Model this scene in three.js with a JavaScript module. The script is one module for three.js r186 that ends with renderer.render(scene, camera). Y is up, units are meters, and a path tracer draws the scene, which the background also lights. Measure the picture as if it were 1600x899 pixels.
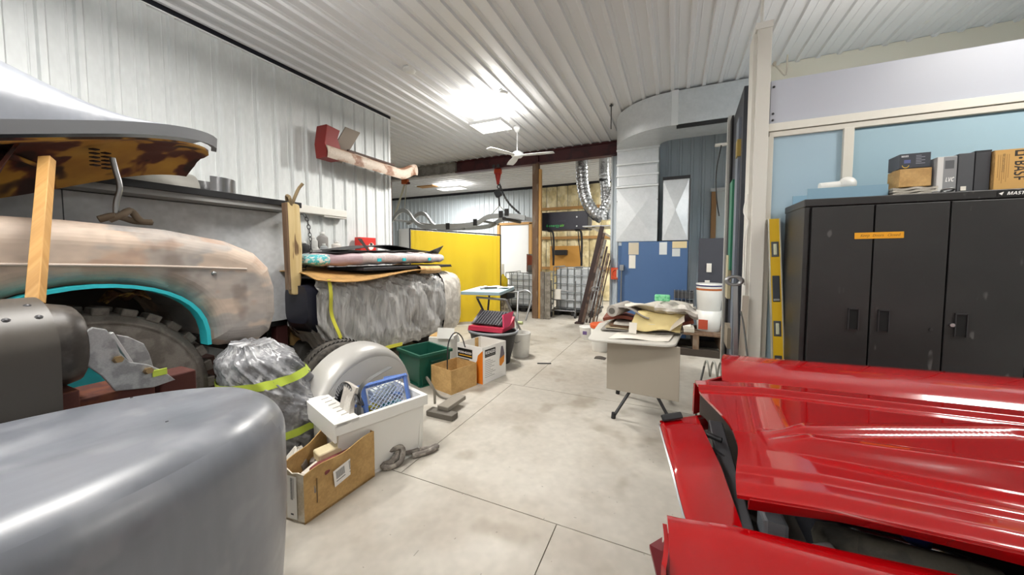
import * as THREE from 'three';
import { RectAreaLightUniformsLib } from 'three/addons/lights/RectAreaLightUniformsLib.js';
import { RoundedBoxGeometry } from 'three/addons/geometries/RoundedBoxGeometry.js';
import { mergeGeometries } from 'three/addons/utils/BufferGeometryUtils.js';

// ---------- camera, exposure, lights ----------
// building axes: x to the right, y up, depth into the hall is -z; p(x, y, depth) writes depth as a positive number
const scene = new THREE.Scene();
scene.background = new THREE.Color(0x0b0c0e);
const camera = new THREE.PerspectiveCamera(78.52, 1600 / 899, 0.05, 60);
camera.position.set(0, 1.45, 0);
camera.rotation.order = 'YXZ';
camera.rotation.set(-0.05268, 0.42935, 0);
camera.setViewOffset(1600, 899, 0, 21.5, 1600, 899);
const renderer = new THREE.WebGLRenderer({ antialias: true });
renderer.toneMapping = THREE.LinearToneMapping;
renderer.toneMappingExposure = 1.3;
renderer.shadowMap.enabled = true;
RectAreaLightUniformsLib.init();
const p = (x, y, d) => new THREE.Vector3(x, y, -d);
const LAMPS = [ // x, y, depth, width x, width z, intensity: LED panels, seen ones first, then unseen ones added for brightness, last one inferred
  [-2.62, 3.44, 4.95, 0.52, 0.42, 150, 30], [-6.6, 3.6, 9.7, 0.9, 0.4, 120, 10], [-0.25, 3.6, 9.3, 0.9, 0.4, 150, 14],
  [-2.3, 3.44, 0.9, 1.1, 0.5, 32, 44], [2.6, 3.44, 2.25, 1.1, 0.5, 26, 1], [-2.3, 3.44, -2.0, 1.1, 0.5, 28, 26], [1.6, 3.44, -2.2, 1.1, 0.5, 16, 1],
  [1.75, 2.88, 3.86, 1.1, 0.26, 70, 6]]; // last number: upward light added to brighten the ceiling and walls
const LAMPCOL = new THREE.Color(1.0, 0.965, 0.91);

// ---------- helpers ----------
let seed = 7; const rnd = () => { seed = (seed * 1664525 + 1013904223) >>> 0; return seed / 4294967296; };
const rr = (a, b) => a + (b - a) * rnd();
const lerp = (a, b, t) => a + (b - a) * t, clamp = (x, a = 0, b = 1) => Math.min(b, Math.max(a, x));
const smooth = (a, b, x) => { const t = clamp((x - a) / (b - a)); return t * t * (3 - 2 * t); };
function hash(x, y, s) { let h = (x * 374761393 + y * 668265263 + s * 974711) | 0; h = Math.imul(h ^ (h >>> 13), 1274126177); h ^= h >>> 16; return (h >>> 0) / 4294967296; }
function vn(x, y, px, py, s) { // tileable value noise
  const xi = Math.floor(x), yi = Math.floor(y), fx = x - xi, fy = y - yi, u = fx * fx * (3 - 2 * fx), v = fy * fy * (3 - 2 * fy);
  const m = (a, n) => ((a % n) + n) % n, x0 = m(xi, px), x1 = m(xi + 1, px), y0 = m(yi, py), y1 = m(yi + 1, py);
  return lerp(lerp(hash(x0, y0, s), hash(x1, y0, s), u), lerp(hash(x0, y1, s), hash(x1, y1, s), u), v);
}
function fbm(u, v, fu, fv, oct, s) { let a = 0, w = 0.5, t = 0; for (let i = 0; i < oct; i++) { a += w * vn(u * fu, v * fv, fu, fv, s + i * 17); t += w; w *= 0.5; fu *= 2; fv *= 2; } return a / t; }
function tex(w, h, fn, srgb = true, repM = 1, repN = repM) { // fn(u, v) -> [r, g, b] in 0..1; repM: metres per repeat
  const d = new Uint8Array(w * h * 4);
  for (let j = 0; j < h; j++) for (let i = 0; i < w; i++) { const c = fn(i / w, j / h), k = (j * w + i) * 4; d[k] = clamp(c[0]) * 255; d[k + 1] = clamp(c[1]) * 255; d[k + 2] = clamp(c[2]) * 255; d[k + 3] = 255; }
  const t = new THREE.DataTexture(d, w, h); t.wrapS = t.wrapT = THREE.RepeatWrapping; t.magFilter = THREE.LinearFilter; t.minFilter = THREE.LinearMipmapLinearFilter; t.generateMipmaps = true;
  if (srgb) t.colorSpace = THREE.SRGBColorSpace; t.repeat.set(1 / repM, 1 / repN); t.needsUpdate = true; return t;
}
const hex = (h) => [(h >> 16 & 255) / 255, (h >> 8 & 255) / 255, (h & 255) / 255];
const mixc = (a, b, t) => [lerp(a[0], b[0], t), lerp(a[1], b[1], t), lerp(a[2], b[2], t)];
const mul = (a, k) => [a[0] * k, a[1] * k, a[2] * k];
const M = (color, rough = 0.6, metal = 0, o = {}) => new THREE.MeshPhysicalMaterial({ color, roughness: rough, metalness: metal, side: THREE.DoubleSide, ...o });
const T = (map, rough = 0.6, metal = 0, o = {}) => new THREE.MeshPhysicalMaterial({ map, roughness: rough, metalness: metal, side: THREE.DoubleSide, ...o });
function mottled(base, alt, fu, size, amt = 1, lo = 0.4, hi = 0.62, s = 3) { // two colours in cloudy patches with fine grain
  return tex(256, 256, (u, v) => { const n = fbm(u, v, fu, fu, 5, s), g = fbm(u, v, fu * 10, fu * 10, 2, s + 90); return mul(mixc(hex(base), hex(alt), amt * smooth(lo, hi, n)), 0.94 + 0.12 * g); }, true, size);
}
function canvasTex(w, h, draw) { const c = document.createElement('canvas'); c.width = w; c.height = h; draw(c.getContext('2d'), w, h); const t = new THREE.CanvasTexture(c); t.colorSpace = THREE.SRGBColorSpace; t.magFilter = THREE.LinearFilter; return t; }

function uvm(g) { // uv in metres, by the way each face points
  g = g.index ? g.toNonIndexed() : g;
  const P = g.attributes.position, n = P.count, uv = new Float32Array(n * 2), a = new THREE.Vector3(), b = new THREE.Vector3(), c = new THREE.Vector3();
  for (let i = 0; i < n; i += 3) {
    a.fromBufferAttribute(P, i); b.fromBufferAttribute(P, i + 1).sub(a); c.fromBufferAttribute(P, i + 2).sub(a); b.cross(c);
    const ax = Math.abs(b.x), ay = Math.abs(b.y), az = Math.abs(b.z);
    for (let k = 0; k < 3; k++) { const x = P.getX(i + k), y = P.getY(i + k), z = P.getZ(i + k), j = (i + k) * 2;
      if (ay >= ax && ay >= az) { uv[j] = x; uv[j + 1] = z; } else if (ax >= az) { uv[j] = z; uv[j + 1] = y; } else { uv[j] = x; uv[j + 1] = y; } }
  }
  g.setAttribute('uv', new THREE.BufferAttribute(uv, 2)); return g;
}
function prep(g) { const r = new THREE.BufferGeometry(); const s = g.index ? g.toNonIndexed() : g; for (const k of ['position', 'normal', 'uv']) if (s.attributes[k]) r.setAttribute(k, s.attributes[k]); if (!r.attributes.normal) r.computeVertexNormals(); if (!r.attributes.uv) r.setAttribute('uv', new THREE.BufferAttribute(new Float32Array(r.attributes.position.count * 2), 2)); return r; }
const join = (gs) => gs.length === 1 ? prep(gs[0]) : mergeGeometries(gs.map(prep));
const used = {};
function numbered(n) { used[n] = (used[n] || 0) + 1; return used[n] === 1 ? n : n + '_' + String(used[n] - 1).padStart(3, '0'); }
function mesh(name, g, m, parent, keepUV) {
  let geo = Array.isArray(g) ? join(g) : prep(g); if (!keepUV) geo = uvm(geo);
  const o = new THREE.Mesh(geo, m); o.castShadow = o.receiveShadow = true; o.name = parent ? name : numbered(name); (parent || scene).add(o); return o;
}
const things = [];
function thing(name, label, category, group) { const o = new THREE.Group(); o.name = numbered(name); o.userData = { label, category }; if (group) o.userData.group = group; scene.add(o); things.push(o); return o; }
function struct(name, g, m) { const o = g ? mesh(name, g, m) : new THREE.Group(); if (!g) { o.name = name; scene.add(o); } o.userData.kind = 'structure'; return o; }
const cy2 = (g, m4) => g.applyMatrix4(m4);
function bx(x0, x1, y0, y1, d0, d1, r = 0) { // box between limits; r rounds its edges
  const w = Math.abs(x1 - x0), h = Math.abs(y1 - y0), d = Math.abs(d1 - d0);
  const g = r ? new RoundedBoxGeometry(w, h, d, 2, Math.min(r, w / 2.01, h / 2.01, d / 2.01)) : new THREE.BoxGeometry(w, h, d);
  return g.translate((x0 + x1) / 2, (y0 + y1) / 2, -(d0 + d1) / 2);
}
function ob(c, w, h, d, ry = 0, rx = 0, rz = 0, r = 0.004) { // turned box about its centre
  const g = r ? new RoundedBoxGeometry(w, h, d, 2, Math.min(r, w / 2.01, h / 2.01, d / 2.01)) : new THREE.BoxGeometry(w, h, d);
  return g.applyMatrix4(new THREE.Matrix4().makeRotationFromEuler(new THREE.Euler(rx, ry, rz, 'YXZ'))).translate(c.x, c.y, c.z);
}
function along(g, a, b, roll = 0) { // geometry built along +y, centred, laid from a to b
  const d = b.clone().sub(a), q = new THREE.Quaternion().setFromUnitVectors(new THREE.Vector3(0, 1, 0), d.normalize());
  g.rotateY(roll); return g.applyQuaternion(q).translate((a.x + b.x) / 2, (a.y + b.y) / 2, (a.z + b.z) / 2);
}
const bar = (a, b, w, h, r = 0.003, roll = 0) => along(r ? new RoundedBoxGeometry(w, a.distanceTo(b), h, 2, Math.min(r, w / 2.1, h / 2.1)) : new THREE.BoxGeometry(w, a.distanceTo(b), h), a, b, roll);
const cyl = (a, b, r0, r1 = r0, n = 16) => along(new THREE.CylinderGeometry(r1, r0, a.distanceTo(b), n), a, b);
const tube = (pts, r, seg = 0, rad = 8, closed = false) => new THREE.TubeGeometry(new THREE.CatmullRomCurve3(pts, closed, 'centripetal'), seg || pts.length * 6, r, rad, closed);
const poly = (pts, r, rad = 8) => { const gs = []; for (let i = 0; i + 1 < pts.length; i++) gs.push(cyl(pts[i], pts[i + 1], r, r, rad)); for (let i = 1; i + 1 < pts.length; i++) gs.push(new THREE.SphereGeometry(r, rad, 6).translate(pts[i].x, pts[i].y, pts[i].z)); return join(gs); };
const lathe = (prof, n = 32, c) => { const g = new THREE.LatheGeometry(prof.map(a => new THREE.Vector2(a[0], a[1])), n); return c ? g.translate(c.x, c.y, c.z) : g; };
function gridGeo(nu, nv, fn) { // open surface
  const pos = [], uv = [], idx = [];
  for (let j = 0; j <= nv; j++) for (let i = 0; i <= nu; i++) { const q = fn(i / nu, j / nv); pos.push(q.x, q.y, q.z); uv.push(i / nu, j / nv); }
  for (let j = 0; j < nv; j++) for (let i = 0; i < nu; i++) { const a = j * (nu + 1) + i; idx.push(a, a + 1, a + nu + 1, a + 1, a + nu + 2, a + nu + 1); }
  const g = new THREE.BufferGeometry(); g.setAttribute('position', new THREE.Float32BufferAttribute(pos, 3)); g.setAttribute('uv', new THREE.Float32BufferAttribute(uv, 2)); g.setIndex(idx); g.computeVertexNormals(); return g;
}
function sheet(nu, nv, fn, th = 0.003) { // closed thin shell
  const top = gridGeo(nu, nv, fn), P = top.attributes.position, N = top.attributes.normal, n = P.count;
  const q = (i, s) => new THREE.Vector3(P.getX(i) - N.getX(i) * th * s, P.getY(i) - N.getY(i) * th * s, P.getZ(i) - N.getZ(i) * th * s);
  const bot = top.clone(); for (let i = 0; i < n; i++) { const v = q(i, 1); bot.attributes.position.setXYZ(i, v.x, v.y, v.z); bot.attributes.normal.setXYZ(i, -N.getX(i), -N.getY(i), -N.getZ(i)); }
  const id = bot.index.array; for (let i = 0; i < id.length; i += 3) { const t = id[i]; id[i] = id[i + 1]; id[i + 1] = t; }
  const ring = []; for (let i = 0; i <= nu; i++) ring.push(i); for (let j = 1; j <= nv; j++) ring.push(j * (nu + 1) + nu); for (let i = nu - 1; i >= 0; i--) ring.push(nv * (nu + 1) + i); for (let j = nv - 1; j >= 0; j--) ring.push(j * (nu + 1));
  const e = gridGeo(ring.length - 1, 1, (u, v) => q(ring[Math.round(u * (ring.length - 1))], v));
  return join([top, bot, e]);
}
function loft(rings, { capA = true, capB = true, open = false } = {}) { // rings of equal length, joined in order
  const n = rings[0].length, pos = [], idx = [];
  for (const r of rings) for (const q of r) pos.push(q.x, q.y, q.z);
  for (let j = 0; j + 1 < rings.length; j++) for (let i = 0; i < (open ? n - 1 : n); i++) { const a = j * n + i, b = j * n + (i + 1) % n; idx.push(a, b, a + n, b, b + n, a + n); }
  const g = new THREE.BufferGeometry(); g.setAttribute('position', new THREE.Float32BufferAttribute(pos, 3)); g.setIndex(idx); g.computeVertexNormals();
  const gs = [g];
  const cap = (r, flip) => { const c = new THREE.Vector3(); r.forEach(q => c.add(q)); c.divideScalar(n); const ps = []; for (let i = 0; i < n; i++) { const a = r[i], b = r[(i + 1) % n]; for (const q of flip ? [c, b, a] : [c, a, b]) ps.push(q.x, q.y, q.z); } const h = new THREE.BufferGeometry(); h.setAttribute('position', new THREE.Float32BufferAttribute(ps, 3)); h.computeVertexNormals(); return h; };
  if (capA && !open) gs.push(cap(rings[0], true)); if (capB && !open) gs.push(cap(rings[rings.length - 1], false));
  return join(gs);
}
function roundPoly(pts, rads, seg = 8) { // plan outline [x, d] with rounded corners
  const out = [], n = pts.length;
  for (let i = 0; i < n; i++) { const a = pts[(i + n - 1) % n], b = pts[i], c = pts[(i + 1) % n], r = Array.isArray(rads) ? rads[i] : rads;
    const v = new THREE.Vector2(...b), d1 = new THREE.Vector2(a[0] - b[0], a[1] - b[1]), d2 = new THREE.Vector2(c[0] - b[0], c[1] - b[1]); d1.normalize(); d2.normalize();
    const p1 = v.clone().addScaledVector(d1, r), p2 = v.clone().addScaledVector(d2, r);
    for (let k = 0; k <= seg; k++) { const t = k / seg; out.push([(1 - t) * (1 - t) * p1.x + 2 * t * (1 - t) * v.x + t * t * p2.x, (1 - t) * (1 - t) * p1.y + 2 * t * (1 - t) * v.y + t * t * p2.y]); } }
  return out;
}
function pillow(outline, rings) { // rings [inset, y, scale]; an upright solid with a rounded brim
  const n = outline.length, cx = outline.reduce((s, q) => s + q[0], 0) / n, cd = outline.reduce((s, q) => s + q[1], 0) / n;
  let area = 0; for (let i = 0; i < n; i++) { const a = outline[i], b = outline[(i + 1) % n]; area += a[0] * b[1] - b[0] * a[1]; } const sg = area > 0 ? 1 : -1;
  const nor = outline.map((q, i) => { const a = outline[(i + n - 1) % n], b = outline[(i + 1) % n], tx = b[0] - a[0], td = b[1] - a[1], l = Math.hypot(tx, td) || 1; return [td / l * sg, -tx / l * sg]; });
  return loft(rings.map(([ins, y, sc = 1]) => outline.map((q, i) => { const x = q[0] - nor[i][0] * ins, d = q[1] - nor[i][1] * ins; return p(cx + (x - cx) * sc, typeof y === 'function' ? y(x, d) : y, cd + (d - cd) * sc); })));
}
function extr(pts, depth, o = {}) { // extruded outline in its own xy plane
  const s = new THREE.Shape(pts.map(a => new THREE.Vector2(a[0], a[1]))); if (o.holes) for (const h of o.holes) s.holes.push(new THREE.Path(h.map(a => new THREE.Vector2(a[0], a[1]))));
  const b = o.bevel || 0; return new THREE.ExtrudeGeometry(s, { depth: depth - 2 * b, bevelEnabled: b > 0, bevelSize: b, bevelThickness: b, bevelOffset: -b, bevelSegments: o.seg || 2, curveSegments: 12 }).translate(0, 0, b);
}
// side profile [depth, y] extruded in x from x0 to x1
const side = (pts, x0, x1, o) => extr(pts.map(a => [a[0], a[1]]), Math.abs(x1 - x0), o).rotateY(Math.PI / 2).translate(Math.min(x0, x1), 0, 0);
const plate = (c, w, h, m, ry, parent, name, rx = 0, rz = 0) => mesh(name, new THREE.PlaneGeometry(w, h).applyMatrix4(new THREE.Matrix4().makeRotationFromEuler(new THREE.Euler(rx, ry, rz, 'YXZ'))).translate(c.x, c.y, c.z), m, parent, true);
// ---------- materials of the setting ----------
const tFloor = tex(1024, 1024, (u, v) => {
  const big = fbm(u, v, 3, 3, 4, 11), mid = fbm(u, v, 9, 9, 4, 23), fine = fbm(u, v, 90, 90, 2, 5), st = fbm(u, v, 14, 14, 3, 77), sp = vn(u * 150, v * 150, 150, 150, 9);
  let c = mixc(hex(0xaca69b), hex(0xbcb7ad), smooth(0.35, 0.65, big));
  c = mixc(c, hex(0x9a9082), 0.45 * smooth(0.5, 0.8, mid));
  c = mixc(c, hex(0x837969), 0.45 * smooth(0.66, 0.86, st));
  if (sp > 0.985) c = mul(c, 0.72);
  return mul(c, 0.96 + 0.08 * fine);
}, true, 3.7);
const rFloor = tex(256, 256, (u, v) => { const n = 0.42 + 0.3 * fbm(u, v, 6, 6, 4, 41); return [n, n, n]; }, false, 2.3);
const mFloor = T(tFloor, 1, 0, { roughnessMap: rFloor });
const tSheet = tex(256, 256, (u, v) => { const n = fbm(u, v, 4, 4, 3, 61), g = fbm(u, v, 60, 20, 2, 3); return mul(mixc(hex(0xccd0d0), hex(0xd6d9d8), n), 0.97 + 0.05 * g); }, true, 1.3);
const mWall = T(tSheet, 0.42), mCeil = M(0xd5d6d8, 0.36), mTrimDark = M(0x10111c, 0.5), mTrimWhite = M(0xe4e6e6, 0.4);
const mCore = M(0xb9bcbc, 0.8), mWallBlue = M(0xc3cdd4, 0.42), mGap = M(0x8b867b, 0.95);

// ---------- floor ----------
const floor = struct('floor');
mesh('base', bx(-12.4, 4.6, -0.3, -0.006, -3.6, 11.5), mGap, floor);
const slabs = [];
for (const [d0, d1, xs] of [[-3.6, 1.76, [-12.4, -4.4, -0.54, 4.6]], [1.76, 3.535, [-12.4, -4.4, -1.62, 4.6]], [3.535, 7.6, [-12.4, -4.4, -1.48, 4.6]], [7.6, 11.5, [-12.4, -6, -1.4, 4.6]]])
  for (let i = 0; i + 1 < xs.length; i++) mesh('slab', bx(xs[i] + 0.003, xs[i + 1] - 0.003, -0.1, 0, d0 + 0.003, d1 - 0.003), mFloor, floor);

// ---------- ribbed sheet: one piece per rib spacing, flat pan with a raised rib ----------
const RIB = 0.195;
function ribPiece(len, h = 0.026) { // runs along +y from 0 to len, pan in x, rib towards +z
  const a = RIB / 2, o = [[-a, -0.012], [a, -0.012], [a, 0], [0.03, 0], [0.018, h], [-0.018, h], [-0.03, 0], [-0.06, 0], [-0.064, 0.0035], [-0.07, 0.0035], [-0.074, 0], [-a, 0]];
  return new THREE.ExtrudeGeometry(new THREE.Shape(o.map(q => new THREE.Vector2(q[0], q[1]))), { depth: len, bevelEnabled: false }).rotateX(-Math.PI / 2).scale(1, 1, -1).rotateY(0);
}
function fixWinding(g) { const q = g.index ? g.toNonIndexed() : g, P = q.attributes.position.array; for (let i = 0; i < P.length; i += 9) for (let k = 0; k < 3; k++) { const t = P[i + 3 + k]; P[i + 3 + k] = P[i + 6 + k]; P[i + 6 + k] = t; } q.computeVertexNormals(); return q; }
function ribs(parent, len, m, count, place) { const g = uvm(prep(fixWinding(ribPiece(len)))); for (let i = 0; i < count; i++) { const o = new THREE.Mesh(g, m); o.name = 'panel'; o.castShadow = o.receiveShadow = true; place(o, i); parent.add(o); } }

// left wall, face at x = -4.42, from behind the camera to its corner at depth 4.64
const wallLeft = struct('wall_left');
mesh('core', bx(-4.62, -4.435, 0, 3.8, -3.6, 4.62), mCore, wallLeft);
ribs(wallLeft, 3.72, mWall, 42, (o, i) => { o.rotation.y = Math.PI / 2; o.position.set(-4.422, 0.02, -(4.54 - i * RIB)); });
mesh('corner_trim', bx(-4.63, -4.398, 0, 3.74, 4.615, 4.66, 0.004), mTrimWhite, wallLeft);
const wallReturn = struct('wall_return');
mesh('core', bx(-12.4, -4.62, 0, 3.8, 4.45, 4.62), mCore, wallReturn);
struct('trim_1', [bx(-4.425, -4.395, 3.735, 3.795, -3.6, 4.67, 0.003)], mTrimDark);
struct('trim_2', [bx(-4.425, -4.388, 3.722, 3.734, -3.6, 4.66)], mTrimWhite);

// ceiling
const ceiling = struct('ceiling');
mesh('core', bx(-12.4, 4.6, 3.815, 4.0, -3.6, 11.5), mCore, ceiling);
const ceilQ = new THREE.Quaternion().setFromRotationMatrix(new THREE.Matrix4().makeBasis(new THREE.Vector3(-1, 0, 0), new THREE.Vector3(0, 0, -1), new THREE.Vector3(0, -1, 0)));
ribs(ceiling, 11.2, mCeil, 46, (o, i) => { o.quaternion.copy(ceilQ); o.position.set(-4.35 + i * RIB, 3.8, 3.6); });
ribs(ceiling, 2.96, mCeil, 22, (o, i) => { o.quaternion.copy(ceilQ); o.position.set(-4.35 - (i + 1) * RIB, 3.8, -4.64); });
ribs(ceiling, 11.2, mCeil, 19, (o, i) => { o.quaternion.setFromRotationMatrix(new THREE.Matrix4().makeBasis(new THREE.Vector3(0, 0, -1), new THREE.Vector3(1, 0, 0), new THREE.Vector3(0, -1, 0))); o.position.set(-12.2, 3.8, -(7.7 + i * RIB)); });

// far wall beyond the beam: ribbed sheet on its left, bare insulation on its right
const wallFar = struct('wall_far');
mesh('core', bx(-12.4, 4.6, 0, 3.8, 11.32, 11.5), mCore, wallFar);
ribs(wallFar, 3.7, mWallBlue, 38, (o, i) => { o.position.set(-4.35 - i * RIB, 0.02, -11.305); });
struct('trim_3', [bx(-12, -1, 3.7, 3.79, 11.24, 11.3)], mTrimDark);
const tBatt = tex(512, 512, (u, v) => { const n = fbm(u, v, 6, 6, 5, 31), w = Math.abs(fbm(u, v, 10, 5, 4, 83) - 0.5) * 2; let c = mixc(hex(0xc9b98c), hex(0xe2d6b0), smooth(0.3, 0.7, n)); return mul(c, 0.86 + 0.3 * (1 - Math.exp(-w * 7)) * 0.5); }, true, 1.1);
const bBatt = tex(256, 256, (u, v) => { const n = 1 - Math.abs(fbm(u, v, 7, 4, 4, 37) - 0.5) * 2; return [n, n, n]; }, false, 0.9);
const mBatt = T(tBatt, 0.32, 0, { bumpMap: bBatt, bumpScale: 0.02 }), mStud = M(0x9a7443, 0.75);
const insul = struct('wall_insulated');
for (let i = 0; i < 9; i++) mesh('batt', sheet(4, 14, (u, v) => p(-4.24 + i * 0.36 + u * 0.345, 0.02 + v * 3.68, 11.27 - 0.05 * Math.sin(Math.PI * u) * (0.8 + 0.3 * Math.sin(v * 17 + i))), 0.02), mBatt, insul);
for (const y of [1.02, 2.02, 2.98]) mesh('girt', bx(-4.3, -1.0, y - 0.045, y + 0.045, 11.18, 11.23, 0.004), mStud, insul);

// wall behind the furnace and the wall end that carries the beam
const wallBack = struct('wall_back');
mesh('core', bx(-1.18, 4.6, 0, 3.8, 7.63, 7.8), mCore, wallBack);
ribs(wallBack, 3.76, mWallBlue, 30, (o, i) => { o.position.set(-1.08 + i * RIB, 0.02, -7.618); });
mesh('end_trim', bx(-1.21, -1.17, 0, 3.5, 7.59, 7.82, 0.004), M(0xc9d0d4, 0.4), wallBack);
// the walls behind and beside the camera
struct('wall_rear', [bx(-4.6, 4.6, 0, 3.8, -3.6, -3.45)], mWall);
struct('wall_right', [bx(4.45, 4.6, 0, 3.8, -3.6, 11.5)], mWall);
struct('wall_end', [bx(-12.4, -12.25, 0, 3.8, 4.45, 11.5)], mWall);

// ---------- steel beam and posts ----------
const tBeamG = mottled(0x7d7a76, 0x9a9691, 5, 0.7);
const beam = thing('steel_beam', 'long steel roof beam, half grey and half dark red, across the hall', 'beam');
mesh('grey_half', [bx(-8.6, -5.0, 3.5, 3.53, 7.5, 7.67), bx(-8.6, -5.0, 3.53, 3.76, 7.575, 7.595), bx(-8.6, -5.0, 3.76, 3.783, 7.5, 7.67)], T(tBeamG, 0.6), beam);
mesh('red_half', [bx(-5.0, -1.1, 3.5, 3.53, 7.5, 7.67), bx(-5.0, -1.1, 3.53, 3.76, 7.575, 7.595), bx(-5.0, -1.1, 3.76, 3.783, 7.5, 7.67)], T(mottled(0x3a1218, 0x4a1c20, 6, 0.8), 0.55), beam);
for (let i = 0; i < 2; i++) { const b = mesh('stiffener', bx(-5.0 + i * 2.2, -4.99 + i * 2.2, 3.53, 3.76, 7.5, 7.574), i ? M(0x401519, 0.5) : M(0x8a8681, 0.5), beam); }
const tWoodOld = tex(256, 512, (u, v) => { const g = fbm(u, v, 20, 2, 4, 13), s = fbm(u, v, 3, 6, 3, 29); return mixc(mixc(hex(0x5a4433), hex(0x7a614a), g), hex(0x8f8578), 0.5 * smooth(0.5, 0.75, s)); }, true, 0.3, 1.2);
const mWoodOld = T(tWoodOld, 0.8);
const tPine = tex(256, 512, (u, v) => { const g = fbm(u, v, 26, 2, 4, 19), k = fbm(u, v, 3, 3, 3, 47); return mul(mixc(hex(0xb0803f), hex(0xcfa262), g), 0.9 + 0.2 * k); }, true, 0.25, 1.4);
const mPine = T(tPine, 0.6);
const post = thing('support_post', 'tall brown timber post standing under the red half of the beam', 'post');
mesh('stud', bx(-2.93, -2.79, 0, 3.5, 7.5, 7.62, 0.004), mWoodOld, post);
mesh('stud', bx(-2.788, -2.735, 0, 3.38, 7.53, 7.62, 0.004), mPine, post);
const post2 = thing('steel_post', 'slim rust-brown post at the end of the grey half of the beam', 'post');
mesh('shaft', [bx(-7.33, -7.2, 0, 3.5, 7.53, 7.66, 0.005)], M(0x5f3d31, 0.7), post2);
mesh('base_plate', bx(-7.4, -7.13, 0, 0.012, 7.46, 7.73), M(0x5f3d31, 0.7), post2);

// ---------- lamps ----------
LAMPS.forEach(([x, y, d, w, l, I, U], i) => {
  const seen = i < 2, t = thing('led_panel', ['white LED panel hung on wires beside the ceiling fan', 'LED panel on the ceiling beyond the beam, over the hanging frame', 'unseen LED panel added on the ceiling behind the furnace wall', 'unseen LED panel added above the grey truck fender', 'unseen LED panel added in front of the black locker', 'unseen LED panel added above the rear of the truck', 'unseen LED panel added behind the red car', 'LED strip light behind the blue partition'][i], 'lamp', 'ceiling LED panels');
  for (const s of [-1, 1]) { mesh('housing_rail', bx(x - w / 2 - 0.015, x + w / 2 + 0.015, y, y + 0.04, d + s * (l / 2 + 0.008) - 0.008, d + s * (l / 2 + 0.008) + 0.008, 0.003), mTrimWhite, t); mesh('housing_rail', bx(x + s * (w / 2 + 0.008) - 0.008, x + s * (w / 2 + 0.008) + 0.008, y, y + 0.04, d - l / 2, d + l / 2, 0.003), mTrimWhite, t); }
  mesh('added_top_diffuser', bx(x - w / 2, x + w / 2, y + 0.028, y + 0.038, d - l / 2, d + l / 2), new THREE.MeshStandardMaterial({ color: 0xffffff, emissive: LAMPCOL, emissiveIntensity: 0.8 }), t);  // glowing top face, added with the uplight to lift the ceiling brightness
  mesh('diffuser', bx(x - w / 2, x + w / 2, y, y + 0.012, d - l / 2, d + l / 2), new THREE.MeshStandardMaterial({ color: 0xffffff, emissive: LAMPCOL, emissiveIntensity: 2.2 }), t);
  if (i === 7) for (const sx of [-1, 1]) mesh('arm', bx(x + sx * 0.4 - 0.015, x + sx * 0.4 + 0.015, 2.7, 2.88, 3.6, d - l / 2 - 0.01, 0.003), mTrimWhite, t);
  else for (const sx of [-1, 1]) for (const sd of [-1, 1]) mesh('wire', cyl(p(x + sx * w * 0.42, y + 0.05, d + sd * l * 0.4), p(x + sx * w * 0.42, 3.783, d + sd * l * 0.4), 0.003, 0.003, 5), M(0x999999, 0.4, 0.6), t);
  const L = new THREE.RectAreaLight(LAMPCOL, I, w, l); L.position.set(x, y - 0.006, -d); L.rotation.x = -Math.PI / 2; scene.add(L); L.castShadow = true;
  const K = new THREE.RectAreaLight(LAMPCOL, U, w, l); K.position.set(x, y + 0.044, -d); K.rotation.x = Math.PI / 2; K.castShadow = true; scene.add(K);
});

// ---------- shared materials ----------
const mSteel = M(0x9a9b9c, 0.35, 0.85), mDarkSteel = M(0x4a4a4c, 0.45, 0.7), mBlack = M(0x17171a, 0.5), mRubber = M(0x2a2826, 0.75), mWhitePl = M(0xe8e7e2, 0.4), mChrome = M(0xc9cacc, 0.18, 1);
const bWrinkle = tex(256, 256, (u, v) => { const n = 1 - Math.abs(fbm(u, v, 6, 6, 4, 137) - 0.5) * 2; return [n, n, n]; }, false, 0.5);
const tKraft = mottled(0xb08d58, 0xc19d66, 5, 0.5, 1, 0.35, 0.65, 71), mKraft = T(tKraft, 0.8);
const mPaper = M(0xe6e1d6, 0.8), mTapeGreen = M(0xc3d84e, 0.55), mTapeYellow = M(0xd3cf45, 0.5);
const tPrimer = tex(512, 512, (u, v) => { const n = fbm(u, v, 4, 4, 5, 101), s = fbm(u, v, 30, 6, 3, 151), w = fbm(u, v, 9, 9, 3, 171); let c = mixc(hex(0x666a72), hex(0x757981), smooth(0.35, 0.65, n)); c = mixc(c, hex(0x94969b), 0.35 * smooth(0.58, 0.8, w)); return mul(c, 0.96 + 0.08 * s); }, true, 0.9);
const rPrimer = tex(256, 256, (u, v) => { const n = 0.3 + 0.22 * fbm(u, v, 5, 5, 4, 201); return [n, n, n]; }, false, 0.8);
const bStreak = tex(256, 256, (u, v) => { const n = 1 - Math.abs(fbm(u, v, 18, 3, 4, 237) - 0.5) * 2, m = 1 - Math.abs(fbm(u, v, 7, 7, 4, 251) - 0.5) * 2; const k = 0.7 * n + 0.3 * m; return [k, k, k]; }, false, 0.7);
const mPrimer = T(tPrimer, 1, 0, { roughnessMap: rPrimer, clearcoat: 0.5, clearcoatRoughness: 0.3 });

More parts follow.
